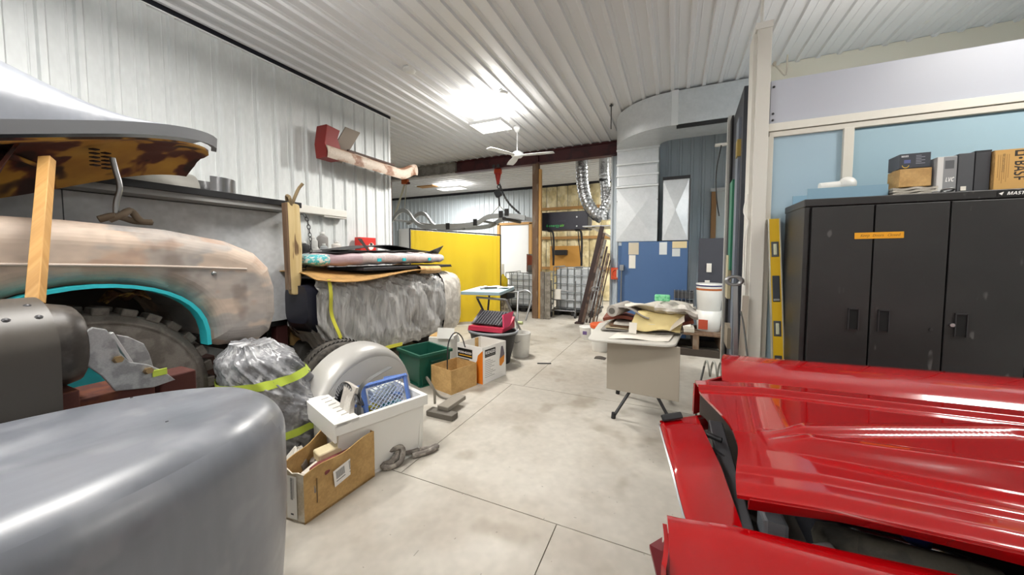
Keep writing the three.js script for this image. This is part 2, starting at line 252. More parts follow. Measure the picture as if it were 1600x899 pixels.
// ---------- grey truck fender in front ----------
{
  const t = thing('truck_fender', 'large smooth grey primered truck fender with rounded nose, beside the cut cardboard box', 'fender');
  const key = [[-1.5, -1.02], [-1.3, -1.0], [-1.17, -0.88], [-1.13, -0.65], [-1.13, -0.3], [-1.13, 0.1], [-1.135, 0.32], [-1.17, 0.52], [-1.25, 0.71], [-1.41, 0.88], [-1.58, 0.945], [-1.76, 0.925], [-1.88, 0.81], [-1.96, 0.62], [-2.05, 0.34], [-2.05, -0.2], [-2.04, -0.65], [-2.0, -0.88], [-1.87, -1.0], [-1.67, -1.02]];
  const o = new THREE.CatmullRomCurve3(key.map(q => new THREE.Vector3(q[0], 0, q[1])), false, 'centripetal').getSpacedPoints(150).map(q => [q.x, q.z]);
  const top = (x, d) => 0.905 - 0.035 * smooth(0.55, 1.0, d) + 0.012 * Math.cos((x + 1.6) * 2.2);
  const rings = [[0.03, 0.06], [0.012, 0.3], [0, 0.5]];
  for (let k = 0; k <= 10; k++) { const a = k / 10 * Math.PI / 2, r = 0.13; rings.push([r * (1 - Math.cos(a)), (x, d) => top(x, d) - r * (1 - Math.sin(a))]); }
  for (const s of [0.9, 0.75, 0.5, 0.25, 0.02]) rings.push([0.13, (x, d) => top(x, d) + 0.014 * (1 - s), s]);
  mesh('skin', pillow(o, rings), mPrimer, t);
  for (let i = 0; i < 4; i++) { const c = p(-1.34 - rr(0, 0.5), 0, -0.1 + rr(0, 0.7)); c.y = top(c.x, -c.z) + 0.003; mesh('paint_chip', ob(c, 0.007, 0.002, 0.004, rr(0, 3), 0, 0, 0), mDarkSteel, t); }
}

// ---------- pink primered truck nose, facing deeper into the hall ----------
const tPink = tex(1024, 512, (u, v) => {
  const n = fbm(u, v, 5, 4, 5, 301), m = fbm(u, v, 8, 7, 4, 331), g = fbm(u, v, 40, 40, 2, 7), k = fbm(u, v, 12, 5, 4, 367);
  let c = mixc(hex(0x9a9693), hex(0xb0a69e), smooth(0.35, 0.6, n));
  c = mixc(c, hex(0xcdb7a4), 0.75 * smooth(0.5, 0.62, m)); c = mixc(c, hex(0x7d7068), 0.6 * smooth(0.56, 0.76, k)); c = mixc(c, hex(0xb48d74), 0.4 * smooth(0.62, 0.7, n));
  return mul(c, 0.95 + 0.1 * g);
}, true, 2.2, 1.1);
const mPink = T(tPink, 0.6), mTeal = M(0x2ab8c4, 0.5);
{
  const t = thing('truck_nose', 'old truck nose in pinkish worn primer over a big tyre, its hood propped open above', 'truck');
  const arch = []; const A0 = [1.3, 0.86], cz = 0.77;
  for (let k = 0; k <= 20; k++) { const a = -0.02 + (Math.PI + 0.04) * k / 20; arch.push([cz + 0.5 * Math.cos(a), 0.86 + 0.435 * Math.sin(a) ** 0.75 * (Math.sin(a) > 0 ? 1 : 0) || 0.86]); }
  arch.forEach(q => { if (!isFinite(q[1])) q[1] = 0.86; });
  const prof = [[-1.2, 0.62], [0.25, 0.62], ...arch.slice().reverse(), [1.36, 0.82], [1.6, 0.8], [1.69, 0.86], [1.74, 1.0], [1.74, 1.2], [1.7, 1.36], [1.6, 1.47], [1.42, 1.55], [1.1, 1.61], [0.7, 1.635], [0.2, 1.64], [-1.2, 1.66]];
  mesh('fender_body', side(prof, -3.75, -2.78, { bevel: 0.13, seg: 10 }), mPink, t);
  // teal painted lip of the wheel arch
  const strip = []; const lipO = arch.map(q => [cz + (q[0] - cz) * 1.0, q[1]]), lipI = arch.map(q => [cz + (q[0] - cz) * 0.955, 0.86 + (q[1] - 0.86) * 0.955]);
  mesh('arch_lip', side([...lipO, ...lipI.slice().reverse()], -2.86, -2.772, {}), mTeal, t);
  mesh('belt_moulding', tube([p(-2.778, 1.42, -1.1), p(-2.775, 1.415, 0.2), p(-2.775, 1.385, 1.0), p(-2.78, 1.35, 1.5)], 0.008), M(0xb9aba0, 0.5), t);
  mesh('inner_panel', bx(-3.74, -3.7, 0.5, 1.3, 0.3, 1.5), M(0x5d5650, 0.8), t);
  mesh('bolt', new THREE.SphereGeometry(0.014, 10, 8).translate(-2.776, 1.33, -1.3), mSteel, t);
  mesh('mud_flap', sheet(6, 6, (u, v) => p(-2.9 - 0.5 * v, 0.92 - 0.18 * u + 0.05 * Math.sin(u * 3), 1.22 + 0.27 * u), 0.012), mRubber, t);
  mesh('chassis_rail', bx(-3.6, -3.45, 0.45, 0.62, -1.2, 1.6, 0.01), M(0x3b1d16, 0.8), t);
  // tyre with lugs
  const wheel = new THREE.Group(); wheel.name = 'wheel'; t.add(wheel);
  const ct = p(-3.0, 0.585, 0.75), R = 0.575, spin = (g) => g.rotateZ(Math.PI / 2).translate(ct.x, ct.y, ct.z);
  const tyre = [[0.29, -0.1], [0.3, -0.125], [0.36, -0.145], [0.44, -0.148], [0.47, -0.15], [0.472, -0.142], [0.49, -0.142], [0.492, -0.147], [0.505, -0.145], [0.507, -0.138], [0.53, -0.13], [0.545, -0.11], [0.547, 0.11], [0.53, 0.13], [0.44, 0.148], [0.36, 0.145], [0.3, 0.125], [0.29, 0.1]];
  const mTyre = T(mottled(0x76706a, 0x625c56, 7, 0.4), 0.85);
  mesh('tyre', spin(lathe(tyre, 72)), mTyre, wheel);
  mesh('rim', spin(lathe([[0.285, -0.12], [0.3, -0.135], [0.305, -0.11], [0.27, -0.08], [0.24, 0.02], [0.16, 0.05], [0.1, 0.02], [0.001, 0.02]], 48)), mTeal, wheel);
  for (let i = 0; i < 30; i++) { const a = i / 30 * Math.PI * 2; for (const s of [-1, 1]) mesh('lug', new RoundedBoxGeometry(0.11, 0.045, 0.07, 1, 0.008).translate(s * 0.075, 0.555, 0).rotateX(a + (s > 0 ? 0.1 : 0)).translate(ct.x, ct.y, ct.z), mTyre, wheel); }
  mesh('rag', sheet(14, 6, (u, v) => p(-2.98 - 0.12 * v, 1.175 + 0.045 * Math.sin(u * 9) * Math.sin(v * 3) + 0.05 * Math.sin(Math.PI * u), 0.86 + 0.2 * u), 0.01), T(mottled(0x8a6a32, 0x4d2f1c, 6, 0.2), 0.9), t);
  const strap = thing('tie_down_strap', 'bundled brown webbing strap with hook on top of the pink truck nose', 'strap');
  mesh('webbing', tube([p(-3.0, 1.655, 0.9), p(-2.98, 1.69, 0.95), p(-3.02, 1.72, 1.0), p(-3.0, 1.66, 1.04), p(-2.97, 1.655, 1.08), p(-3.03, 1.66, 1.02), p(-2.99, 1.68, 0.92), p(-3.0, 1.655, 0.86)], 0.02, 60, 6).scale(1, 1, 1), M(0x6a5c4c, 0.85), strap);
  mesh('hook', tube([p(-3.0, 1.67, 0.93), p(-3.0, 1.76, 0.935), p(-2.99, 1.85, 0.95), p(-3.0, 1.95, 0.94), p(-3.0, 2.02, 0.93)], 0.014), mSteel, strap);
}

// ---------- hood held open ----------
const tRusty = tex(512, 512, (u, v) => { const n = fbm(u, v, 5, 4, 5, 401), m = fbm(u, v, 7, 9, 4, 431), b = fbm(u, v, 10, 10, 3, 461); let c = mixc(hex(0xb88a34), hex(0x946427), smooth(0.3, 0.7, n)); c = mixc(c, hex(0x4e2014), smooth(0.48, 0.62, m)); c = mixc(c, hex(0x241310), 0.8 * smooth(0.62, 0.74, b)); return c; }, true, 1.3);
const mRusty = T(tRusty, 0.7);
{
  const t = thing('truck_hood', 'grey truck hood propped open, its rusty yellow underside showing', 'hood');
  // s: 0 rear .. 1 tip; lower edge A, near rim B, dome above
  const zr = (s) => lerp(-0.7, 1.44, s);
  const rimY = (s) => 1.84 + 0.36 * smooth(0.2, 1.0, s) + 0.015 * s, taper = (s) => Math.sqrt(clamp(1 - Math.pow(clamp((s - 0.72) / 0.285), 2.4)));
  const lowY = (s) => lerp(1.7, 2.06, smooth(0.45, 1, s)), cxm = -3.3;
  const nearX = (s) => cxm + 0.55 * (0.25 + 0.75 * taper(s)), farX = (s) => cxm - 0.6 * (0.2 + 0.8 * taper(s));
  const under = (u, v) => { const s = u, x = lerp(nearX(s), cxm - 0.1, v), y = lerp(rimY(s) - 0.03, lowY(s), v) + 0.09 * Math.sin(Math.PI * v) * taper(s) + 0.012 * Math.sin(s * 34) * (v > 0.3 && v < 0.6 ? 1 : 0); return p(x, y, zr(s)); };
  mesh('underside', sheet(44, 16, under, 0.012), mRusty, t);
  const dome = (u, v) => { const s = u, a = v * Math.PI, x = lerp(nearX(s) + 0.02, farX(s), (1 - Math.cos(a)) / 2), h = 0.5 * (1 - smooth(0.46, 0.84, s) * 0.95); return p(x, rimY(s) + 0.05 + h * Math.pow(Math.sin(a), 0.75), zr(s)); };
  mesh('outer_skin', sheet(44, 24, dome, 0.006), mPrimer, t);
  mesh('rim_band', sheet(44, 3, (u, v) => p(nearX(u) + 0.022 - 0.01 * v, rimY(u) + 0.055 - 0.065 * v, zr(u) + 0.012), 0.03), M(0x77797d, 0.55, 0.2), t);
  mesh('hinge_leaf', sheet(10, 4, (u, v) => p(lerp(-3.4, -2.9, u), lerp(1.74, 2.0, v), 0.45 + 0.12 * u * v + 0.06 * Math.sin(u * 3)), 0.012), mRusty, t);
  mesh('brace', tube([p(-2.82, 2.0, 0.2), p(-3.0, 1.97, 0.5), p(-3.2, 1.92, 0.75)], 0.016), mRusty, t);
  for (let i = 0; i < 5; i++) for (const dx of [0, 0.05]) mesh('louver', ob(p(-3.0 - dx, 2.05 - i * 0.022, 0.86 + dx * 1.2), 0.04, 0.007, 0.03, 0.2, 0, 0, 0.003), M(0x2a1712, 0.8), t);
  const st = thing('prop_stick', 'pale wooden stick propping up the rusty truck hood', 'stick');
  mesh('stick', bar(p(-2.78, 1.92, 0.64), p(-2.42, 1.25, 0.5), 0.04, 0.042, 0.003), mPine, st);
}

// ---------- dark strapped tank, rust bracket and grey plate between fender and tyre ----------
{
  const mTank = T(mottled(0x4a4540, 0x342f2b, 6, 0.35), 0.45, 0.1);
  const t = thing('fuel_tank', 'dark weathered tank held by a bolted metal strap beside the truck tyre', 'tank');
  mesh('body', loft([-0.3, -0.1, 0.25, 0.5, 0.545, 0.56].map((d, i) => { const s = [1, 1, 1, 1, 0.93, 0.8][i], r = []; for (let k = 0; k < 28; k++) { const a = k / 28 * Math.PI * 2, c = Math.cos(a), q = Math.sin(a); r.push(p(-2.28 + 0.22 * s * Math.sign(c) * Math.abs(c) ** 0.7, 1.09 + 0.165 * s * Math.sign(q) * Math.abs(q) ** 0.8, d)); } return r; })), mTank, t);
  mesh('seam_flange', loft([0.0, 1].map(k => { const r = []; for (let i = 0; i < 24; i++) { const a = i / 24 * Math.PI * 2; r.push(p(-2.28 + 0.25 * Math.cos(a), 1.08 + 0.006 * (k - 0.5), 0.1 + 0.48 * Math.sin(a))); } return r; })), M(0x77726a, 0.4, 0.5), t);
  const strap = mesh('strap', sheet(4, 18, (u, v) => { const a = lerp(2.0, -1.0, v); const w = lerp(0.33, 0.47, u); return v < 0.7 ? p(-2.28 + 0.235 * Math.cos(lerp(1.75, 0, v / 0.7)), 1.095 + 0.178 * Math.sin(lerp(1.75, 0, v / 0.7)), w) : p(-2.045 - 0.02 * (v - 0.7), 1.095 - 0.23 * (v - 0.7) / 0.3, w - 0.01 * (v - 0.7)); }, 0.012), M(0x48433d, 0.45), t);
  for (const [a, d] of [[1.1, 0.36], [1.1, 0.43], [0.75, 0.37], [0.75, 0.44]]) mesh('rivet', new THREE.SphereGeometry(0.013, 10, 6).translate(-2.28 + 0.24 * Math.cos(a), 1.095 + 0.182 * Math.sin(a), -d), mDarkSteel, t);
  mesh('leg', bx(-2.26, -2.09, 0, 0.98, 0.05, 0.36, 0.01), T(mottled(0x4b4039, 0x382f2a, 5, 0.3), 0.7), t);
  const b = thing('rust_bracket', 'rust-brown steel box bracket with bolt below the dark tank strap', 'bracket');
  mesh('box', [bx(-2.3, -2.08, 0, 0.93, 0.37, 0.52, 0.006), bx(-2.34, -2.12, 0, 0.88, 0.52, 0.75, 0.006)], T(mottled(0x4a2016, 0x5f3019, 5, 0.3), 0.75), b);
  mesh('bolt', cyl(p(-2.08, 0.84, 0.455), p(-2.055, 0.84, 0.455), 0.016, 0.016, 6), M(0xa08a55, 0.4, 0.6), b); mesh('bolt', cyl(p(-2.12, 0.83, 0.6), p(-2.1, 0.83, 0.6), 0.014, 0.014, 6), M(0xa08a55, 0.4, 0.6), b);
  const g = thing('mounting_plate', 'bare grey steel mounting plate with bolts in front of the teal wheel rim', 'plate');
  const mPl = T(mottled(0x8e8f90, 0xa9aaab, 5, 0.2), 0.35, 0.3);
  const po = [p(-2.1,1.106,0.531), p(-2.1,1.146,0.546), p(-2.1,1.162,0.57), p(-2.1,1.147,0.605), p(-2.1,1.102,0.628), p(-2.1,1.04,0.641), p(-2.1,0.994,0.668), p(-2.1,0.967,0.725), p(-2.1,0.923,0.775), p(-2.1,0.869,0.814), p(-2.1,0.859,0.738), p(-2.1,0.883,0.621), p(-2.1,0.959,0.586), p(-2.1,1.006,0.552), p(-2.1,1.057,0.533)].map(q => [-q.z, q.y]);
  mesh('plate', side(po, -2.12, -2.1, { bevel: 0.004 }), mPl, g);
  const go = [p(-2.16,1.111,0.649), p(-2.16,1.095,0.685), p(-2.16,1.053,0.733), p(-2.16,1.002,0.75), p(-2.16,0.933,0.762), p(-2.16,0.944,0.679)].map(q => [-q.z, q.y]);
  mesh('gusset', side(go, -2.17, -2.155, { bevel: 0.004 }), mPl, g); mesh('fold', bar(p(-2.12,1.129,0.621), p(-2.12,0.984,0.676), 0.03, 0.012), M(0xc9cbcc, 0.3, 0.5), g);
  mesh('support', bx(-2.3, -2.16, 0, 0.88, 0.78, 0.92, 0.01), M(0x4a2018, 0.8), g);
  for (const [y, d] of [[1.015, 0.63], [0.94, 0.72]]) mesh('bolt', cyl(p(-2.1, y, d), p(-2.075, y + 0.004, d), 0.016, 0.014, 6), M(0x8a7350, 0.5, 0.5), g);
  mesh('tape', ob(p(-2.094,0.922,0.759), 0.004, 0.03, 0.05), mTapeGreen, g);
}

// ---------- big grey cabinet with a shelf on top, by the left wall ----------
{
  const t = thing('storage_bench', 'large pale grey box cabinet on dark red legs along the white ribbed wall', 'cabinet');
  mesh('body', bx(-4.38, -3.82, 0.75, 1.9, -1.2, 2.54, 0.006), T(mottled(0xb4b7ba, 0xc2c4c6, 3, 1.2), 0.5), t);
  mesh('lower_frame', [bx(-4.38, -3.86, 0.69, 0.745, -1.2, 2.54)], mBlack, t);
  for (const d of [-0.9, 1.0, 2.42]) for (const x of [-4.3, -3.92]) mesh('leg', bx(x - 0.05, x + 0.05, 0, 0.69, d - 0.06, d + 0.06, 0.005), M(0x3a1210, 0.7), t);
  mesh('panel_seam', bx(-3.8205, -3.8185, 0.75, 1.9, 0.93, 0.936), mDarkSteel, t);
  mesh('lower_shelf', bx(-4.36, -3.9, 0.2, 0.23, -1.1, 2.46), M(0x4a3d33, 0.8), t);
  const s = thing('wall_shelf', 'long grey shelf with black front edge above the pale grey cabinet', 'shelf');
  mesh('board', bx(-4.4, -3.62, 1.905, 1.99, -1.2, 2.42, 0.004), M(0x8c8c8b, 0.6), s);
  mesh('edge', bx(-3.625, -3.6, 1.95, 2.005, -1.2, 2.5, 0.004), mBlack, s);
  const tr = thing('metal_trough', 'long bare metal trough lying on the grey shelf', 'trough');
  mesh('shell', sheet(4, 14, (u, v) => { const a = v * Math.PI; return p(-3.95 + 0.17 * Math.cos(a), 2.01 + 0.16 * Math.sin(a), lerp(1.0, 1.7, u)); }, 0.006), M(0xa9a7a0, 0.35, 0.6), tr);
  const sc = thing('headlight_bucket', 'curved bare metal half-ring standing on the end of the grey shelf', 'metal ring');
  mesh('shell', sheet(24, 4, (u, v) => { const a = lerp(-0.5, 3.6, u); return p(-3.88 + 0.17 * Math.cos(a), 2.005 + 0.145 * (1 - v), 1.83 + 0.17 * Math.sin(a)); }, 0.005), M(0x8d8d8f, 0.25, 0.9), sc);
  mesh('tab', bx(-3.95, -3.75, 1.992, 2.006, 1.74, 2.05), M(0x8d8d8f, 0.3, 0.9), sc);
  // driftwood like plank hung with rope from the shelf end
  const w = thing('hanging_plank', 'pale weathered wooden plank hanging on rope from the shelf end', 'plank');
  const pts = roundPoly([[2.27, 1.98], [2.41, 1.97], [2.425, 1.5], [2.41, 1.2], [2.37, 1.04], [2.3, 1.045], [2.275, 1.3], [2.285, 1.6]], 0.03, 4);
  mesh('plank', side(pts, -3.56, -3.5, { bevel: 0.012, seg: 3 }), T(tex(256, 512, (u, v) => { const g = fbm(u, v, 9, 2, 4, 511), k = fbm(u, v, 5, 3, 3, 531); return mixc(mixc(hex(0xd9c79a), hex(0xb99d66), g), hex(0x6e5538), smooth(0.62, 0.72, k)); }, true, 0.25, 0.9), 0.7), w);
  mesh('bark_edge', side([[2.262, 1.97], [2.285, 1.97], [2.295, 1.1], [2.272, 1.1]], -3.565, -3.5, { bevel: 0.004 }), mWoodOld, w);
  mesh('rope', tube([p(-3.53, 1.92, 2.34), p(-3.49, 2.02, 2.3), p(-3.58, 2.05, 2.33), p(-3.62, 2.0, 2.36), p(-3.52, 1.97, 2.34), p(-3.5, 2.04, 2.36), p(-3.52, 2.14, 2.42), p(-3.5, 2.19, 2.45)], 0.016), M(0x7b6a4e, 0.9), w);
  const ch = thing('hanging_chain', 'loop of steel chain hanging beside the weathered plank', 'chain');
  const path = new THREE.CatmullRomCurve3([p(-3.75, 1.86, 2.5), p(-3.72, 1.9, 2.6), p(-3.74, 1.7, 2.68), p(-3.74, 1.4, 2.67), p(-3.75, 1.3, 2.6), p(-3.75, 1.5, 2.52), p(-3.75, 1.75, 2.5)], true);
  for (let i = 0; i < 30; i++) { const a = path.getPointAt(i / 30), tg = path.getTangentAt(i / 30), g = new THREE.TorusGeometry(0.016, 0.004, 6, 12).scale(1, 1.6, 1).rotateY(i % 2 ? Math.PI / 2 : 0); mesh('link', along(g, a.clone().addScaledVector(tg, -0.01), a.clone().addScaledVector(tg, 0.01)), mDarkSteel, ch); }
  const fl = thing('wall_conduit', 'long pale cable trunking fixed to the white ribbed wall above the paint cans', 'trunking');
  mesh('channel', bx(-4.41, -4.29, 1.99, 2.09, 2.4, 3.66, 0.01), M(0xd9d7cf, 0.5), fl); mesh('end_cap', bx(-4.4, -4.3, 1.97, 1.992, 3.3, 3.66), M(0xbdbab2, 0.5), fl);
}
// things on the rack under the cabinet
{
  const b = thing('parts_carton', 'small brown carton with white label under the pale grey cabinet end', 'box');
  mesh('box', bx(-4.0, -3.72, 0.42, 0.66, 2.56, 2.78, 0.004), mKraft, b); mesh('label', bx(-3.72, -3.717, 0.46, 0.6, 2.66, 2.76), mPaper, b); mesh('stand', bx(-4.0, -3.72, 0, 0.42, 2.56, 2.78), mBlack, b);
  const r = thing('red_parts_box', 'small box in red and yellow print under the pale grey cabinet', 'box');
  mesh('box', bx(-4.15, -3.9, 0.231, 0.5, 2.1, 2.33, 0.004), M(0xb01c22, 0.5), r); mesh('band', bx(-3.9, -3.897, 0.4, 0.5, 2.1, 2.33), M(0xc99a3a, 0.6), r); mesh('label', bx(-3.9, -3.896, 0.26, 0.34, 2.14, 2.24), mPaper, r);
}
// paint cans shelf
{
  const s = thing('bracket_shelf', 'narrow pale shelf on the white wall holding paint cans', 'shelf');
  mesh('board', bx(-4.41, -4.0, 1.37, 1.395, 2.85, 3.5, 0.003), M(0xb9bdb0, 0.6), s); mesh('bracket', bx(-4.41, -4.38, 1.2, 1.37, 3.0, 3.03), mDarkSteel, s); mesh('bracket', bx(-4.41, -4.38, 1.2, 1.37, 3.35, 3.38), mDarkSteel, s);
  const cans = [[-4.1, 3.02, 0.062, 0.15, 0xe4e4e0, 'white paint can with plain label on the pale wall shelf'], [-4.28, 2.98, 0.07, 0.22, 0x2c2c2e, 'black bottle behind the white paint can on the pale wall shelf'], [-4.3, 3.12, 0.06, 0.3, 0xb9b9b6, 'tall grey spray can on the pale wall shelf'], [-4.14, 3.16, 0.045, 0.2, 0x9fa4a6, 'slim grey aerosol can beside the white paint can'], [-4.3, 3.26, 0.07, 0.36, 0x8a8784, 'grey metal solvent tin on the pale wall shelf'], [-4.16, 3.36, 0.06, 0.24, 0xd8d3cd, 'off white bottle beside the solvent tin']];
  for (const [x, d, r, h, c, l] of cans) { const k = thing('paint_can', l, 'can', 'cans on the wall shelf'); mesh('body', lathe([[0, 0], [r, 0], [r, h * 0.8], [r * 0.75, h * 0.86], [r * 0.4, h * 0.9], [0.001, h * 0.9]], 20, p(x, 1.396, d)), M(c, 0.45), k); mesh('cap', lathe([[0, 0], [r * 0.45, 0], [r * 0.42, h * 0.12], [0.001, h * 0.12]], 16, p(x, 1.396 + h * 0.9, d)), M(0xd0d0cc, 0.4), k); }
}
// old bumper on wall brackets
{
  const tBump = mottled(0xb0a294, 0x7d5a46, 6, 0.6, 1, 0.45, 0.7, 611);
  const t = thing('bumper_bar', 'rusty old bumper with red end bracket mounted high on the white ribbed wall', 'bumper');
  mesh('bar', sheet(30, 8, (u, v) => { const a = lerp(-0.6, 2.2, v), d = lerp(3.2, 5.0, u), yy = 2.78 + 0.16 * smooth(0.75, 1, u) - 0.02 * u; return p(-4.16 + 0.1 * Math.cos(a) * (1 - 0.4 * smooth(0.85, 1, u)), yy + 0.12 * Math.sin(a), d); }, 0.012), T(tBump, 0.6), t);
  mesh('end_bracket', side([[3.2, 2.72], [3.42, 2.72], [3.42, 2.9], [3.38, 3.0], [3.42, 3.12], [3.22, 3.14], [3.18, 2.9]], -4.3, -4.1, { bevel: 0.01 }), M(0x7a1c18, 0.6), t);
  mesh('arm', sheet(3, 6, (u, v) => p(-4.3 + 0.26 * v, 2.75 + 0.42 * v, 3.36 + 0.24 * u + 0.1 * v), 0.014), M(0x8f857b, 0.6, 0.3), t);
  mesh('top_rail', bx(-4.28, -4.16, 2.9, 2.93, 3.6, 4.5, 0.006), M(0x46332a, 0.7), t);
  mesh('wall_stud', [cyl(p(-4.42, 2.84, 3.4), p(-4.16, 2.84, 3.4), 0.012), cyl(p(-4.42, 2.84, 4.45), p(-4.16, 2.84, 4.45), 0.012)], mDarkSteel, t);
}

// ---------- vehicle body wrapped in plastic sheeting ----------
const mPlastic = T(tex(512, 512, (u, v) => { const n = fbm(u, v, 24, 4, 4, 701), m = fbm(u, v, 5, 3, 4, 713); return mixc(hex(0x8c8b8a), hex(0xc6c5c3), clamp(0.2 + 0.5 * smooth(0.4, 0.8, n) + 0.3 * m)); }, true, 0.8), 0.28, 0, { bumpMap: bStreak, bumpScale: 0.02, clearcoat: 0.6, clearcoatRoughness: 0.15 });
const mPlasticPale = T(mottled(0xcfcac2, 0xb9b3ab, 5, 0.4), 0.35, 0, { bumpMap: bWrinkle, bumpScale: 0.004 });
const folds = (a, b, s) => { const n = fbm(((a * 1.3 % 1) + 1) % 1, clamp(b, 0, 0.999), 16, 3, 3, s) - 0.5, q = Math.abs(fbm(((a * 0.9 + b * 0.35) % 1 + 1) % 1, clamp(b * 0.6, 0, 0.999), 22, 4, 2, s + 5) - 0.5); const k = Math.abs(fbm(((a * 1.1 - b * 0.5) % 1 + 1) % 1, clamp(b * 0.5, 0, 0.999), 40, 4, 2, s + 9) - 0.5); return n * 0.05 + (0.12 - q) * 0.14 + (0.1 - k) * 0.07; };
{
  const t = thing('wrapped_vehicle', 'vehicle body wrapped in crinkled clear plastic sheeting behind the green bin', 'vehicle');
  // body section by depth, then the sheet draped a little outside it
  const ring = (d, grow, f) => { const r = [], bot = lerp(0.68, 0.18, smooth(2.36, 2.85, d)), top = 1.2 - 0.06 * smooth(4.6, 5.3, d), fx = lerp(-3.79, -4.28, smooth(2.58, 2.7, d)), e = Math.sqrt(clamp(1 - Math.pow(clamp((d - 4.75) / 0.62), 3))) * (d < 2.5 ? 0.93 : 1); for (let k = 0; k < 72; k++) { const a = k / 72 * Math.PI * 2, c = Math.cos(a), q = Math.sin(a), w = grow + (f && q > -0.95 ? f * folds(d * 0.31 + k * 0.002, 0.5 + 0.5 * q, 741) : 0); r.push(p((fx - 3.28) / 2 + ((-3.28 - fx) / 2 * e + w) * Math.sign(c) * Math.abs(c) ** 0.42, (top + bot) / 2 + ((top - bot) / 2 * (0.85 + 0.15 * e) + w) * Math.sign(q) * Math.abs(q) ** 0.5, d)); } return r; };
  const ds = []; for (let i = 0; i <= 10; i++) ds.push(2.36 + i * 0.3);
  mesh('body', loft(ds.filter(d => d < 5.3).map(d => ring(d, -0.06, 0))), M(0x23242f, 0.4), t);
  const d2 = []; for (let i = 0; i <= 150; i++) d2.push(2.42 + i * 0.0145);
  mesh('plastic_sheet', loft(d2.map(d => ring(d, 0.012, 1)), { capA: false, capB: false }), mPlastic, t);
  const d3 = []; for (let i = 0; i <= 40; i++) d3.push(4.58 + i * 0.0194);
  mesh('plastic_end', loft(d3.map(d => ring(d, 0.02, 0.3)), { capA: false, capB: true }), mPlasticPale, t);
  mesh('tape_strip', sheet(2, 24, (u, v) => p(-3.3 + 0.055 + 0.02 * Math.sin(v * 9) , 1.2 - 0.72 * v, 2.5 + u * 0.04 + 0.14 * v * v), 0.004), mTapeYellow, t);
  mesh('tape_strip', sheet(24, 2, (u, v) => p(-3.235 + 0.01 * Math.sin(u * 14), 0.29 + 0.045 * v - 0.03 * u, 2.62 + 0.95 * u), 0.004), mTapeYellow, t);
  for (const d of [2.7, 4.6]) { mesh('wheel', lathe([[0.1, -0.09], [0.24, -0.09], [0.27, -0.06], [0.27, 0.06], [0.24, 0.09], [0.1, 0.09]], 28).rotateZ(Math.PI / 2).translate(-3.75, 0.27, -d), mRubber, t); }
}
